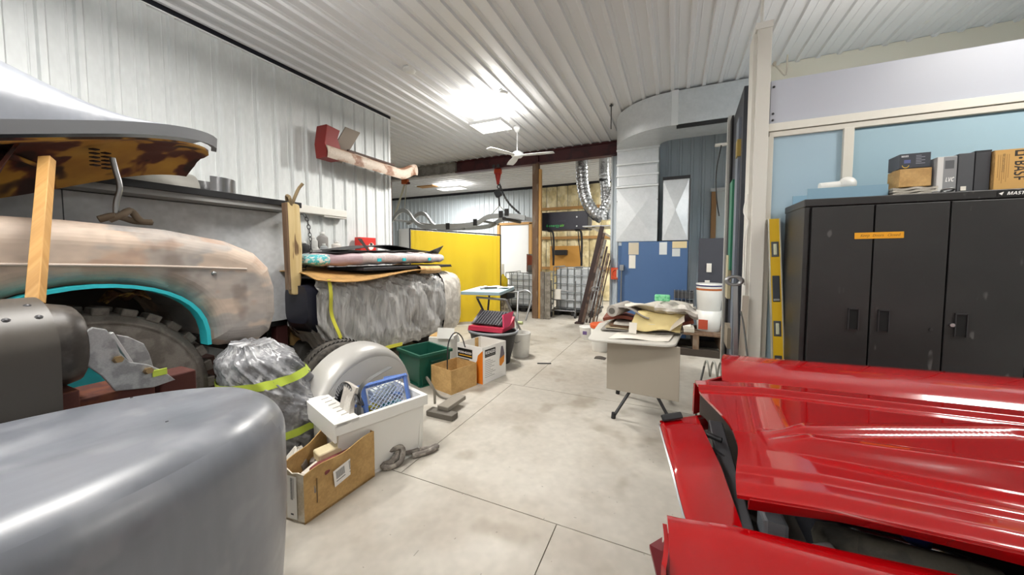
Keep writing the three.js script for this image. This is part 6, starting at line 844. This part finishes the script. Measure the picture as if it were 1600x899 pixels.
  for (let i = 0; i < 5; i++) mesh('hose', tube([p(0.2, 0.56 + 0.03 * i, 1.3 + 0.09 * i), p(0.14, 0.6 + 0.02 * i, 1.4 + 0.07 * i), p(0.2, 0.52, 1.5 + 0.05 * i)], 0.012), mBlack, t);
  mesh('blue_cap', lathe([[0.001, 0], [0.03, 0], [0.03, 0.05], [0.001, 0.055]], 16, p(0.66, 0.62, 1.38)), M(0x1c2e6a, 0.5), t);
  const w = new THREE.Group(); w.name = 'wheel'; t.add(w); const wc = p(0.64, 0.53, 1.4), lay = (g) => g.rotateX(-0.5).translate(wc.x, wc.y, wc.z);
  mesh('tyre', lay(lathe([[0.13, -0.05], [0.17, -0.075], [0.2, -0.05], [0.205, 0.02], [0.19, 0.05], [0.15, 0.06], [0.13, 0.05]], 40)), T(mottled(0x3a3832, 0x4b483f, 5, 0.2), 0.7), w); mesh('rim', lay(new THREE.TorusGeometry(0.128, 0.01, 8, 40).rotateX(Math.PI / 2).translate(0, 0.05, 0)), mChrome, w); mesh('hub', lay(lathe([[0.001, 0.05], [0.03, 0.045], [0.04, 0.0], [0.001, 0]], 20)), mChrome, w);
  for (let i = 0; i < 12; i++) { const a = i / 12 * Math.PI * 2; mesh('spoke', lay(cyl(new THREE.Vector3(0.035 * Math.cos(a), 0.03, 0.035 * Math.sin(a)), new THREE.Vector3(0.125 * Math.cos(a + 0.2), 0.045, 0.125 * Math.sin(a + 0.2)), 0.005, 0.005, 6)), mChrome, w); }
  for (const [x, d] of [[0.9, 1.0], [0.9, 2.2]]) mesh('road_wheel', lathe([[0.1, -0.09], [0.27, -0.09], [0.31, -0.06], [0.31, 0.06], [0.27, 0.09], [0.1, 0.09]], 36).rotateX(Math.PI / 2).translate(x, 0.31, -d), mRubber, t);
  mesh('door_skin', bx(1.9, 1.95, 0.25, 0.8, 0.85, 2.3, 0.01), mR, t);
}
{
  const t = thing('coil_hose', 'grey coiled air hose hanging behind the nose of the red car', 'hose'); const pts = []; for (let i = 0; i <= 90; i++) { const a = i / 90 * Math.PI * 2 * 6; pts.push(p(0.19 + i * 0.0026, 0.76 + 0.045 * Math.sin(a), 2.42 + 0.04 * Math.cos(a))); }
  mesh('coil', tube(pts, 0.006, 300, 6), M(0x8f9188, 0.5), t); mesh('lead', tube([pts[0], p(0.16, 0.62, 2.4), p(0.15, 0.3, 2.42), p(0.2, 0.008, 2.44), p(0.4, 0.008, 2.6)], 0.006), M(0x3a3a38, 0.5), t); mesh('drop', tube([pts[90], p(0.46, 0.95, 2.9), p(0.5, 1.0, 3.3)], 0.006), M(0x3a3a38, 0.5), t);
}

// ---------- every thing's group stands at its base ----------
scene.updateMatrixWorld(true);
for (const t of things) {
  const b = new THREE.Box3().setFromObject(t); if (b.isEmpty()) continue;
  const c = new THREE.Vector3((b.min.x + b.max.x) / 2, b.min.y, (b.min.z + b.max.z) / 2).sub(t.position);
  t.position.add(c); for (const k of t.children) k.position.sub(c);
}
renderer.render(scene, camera);
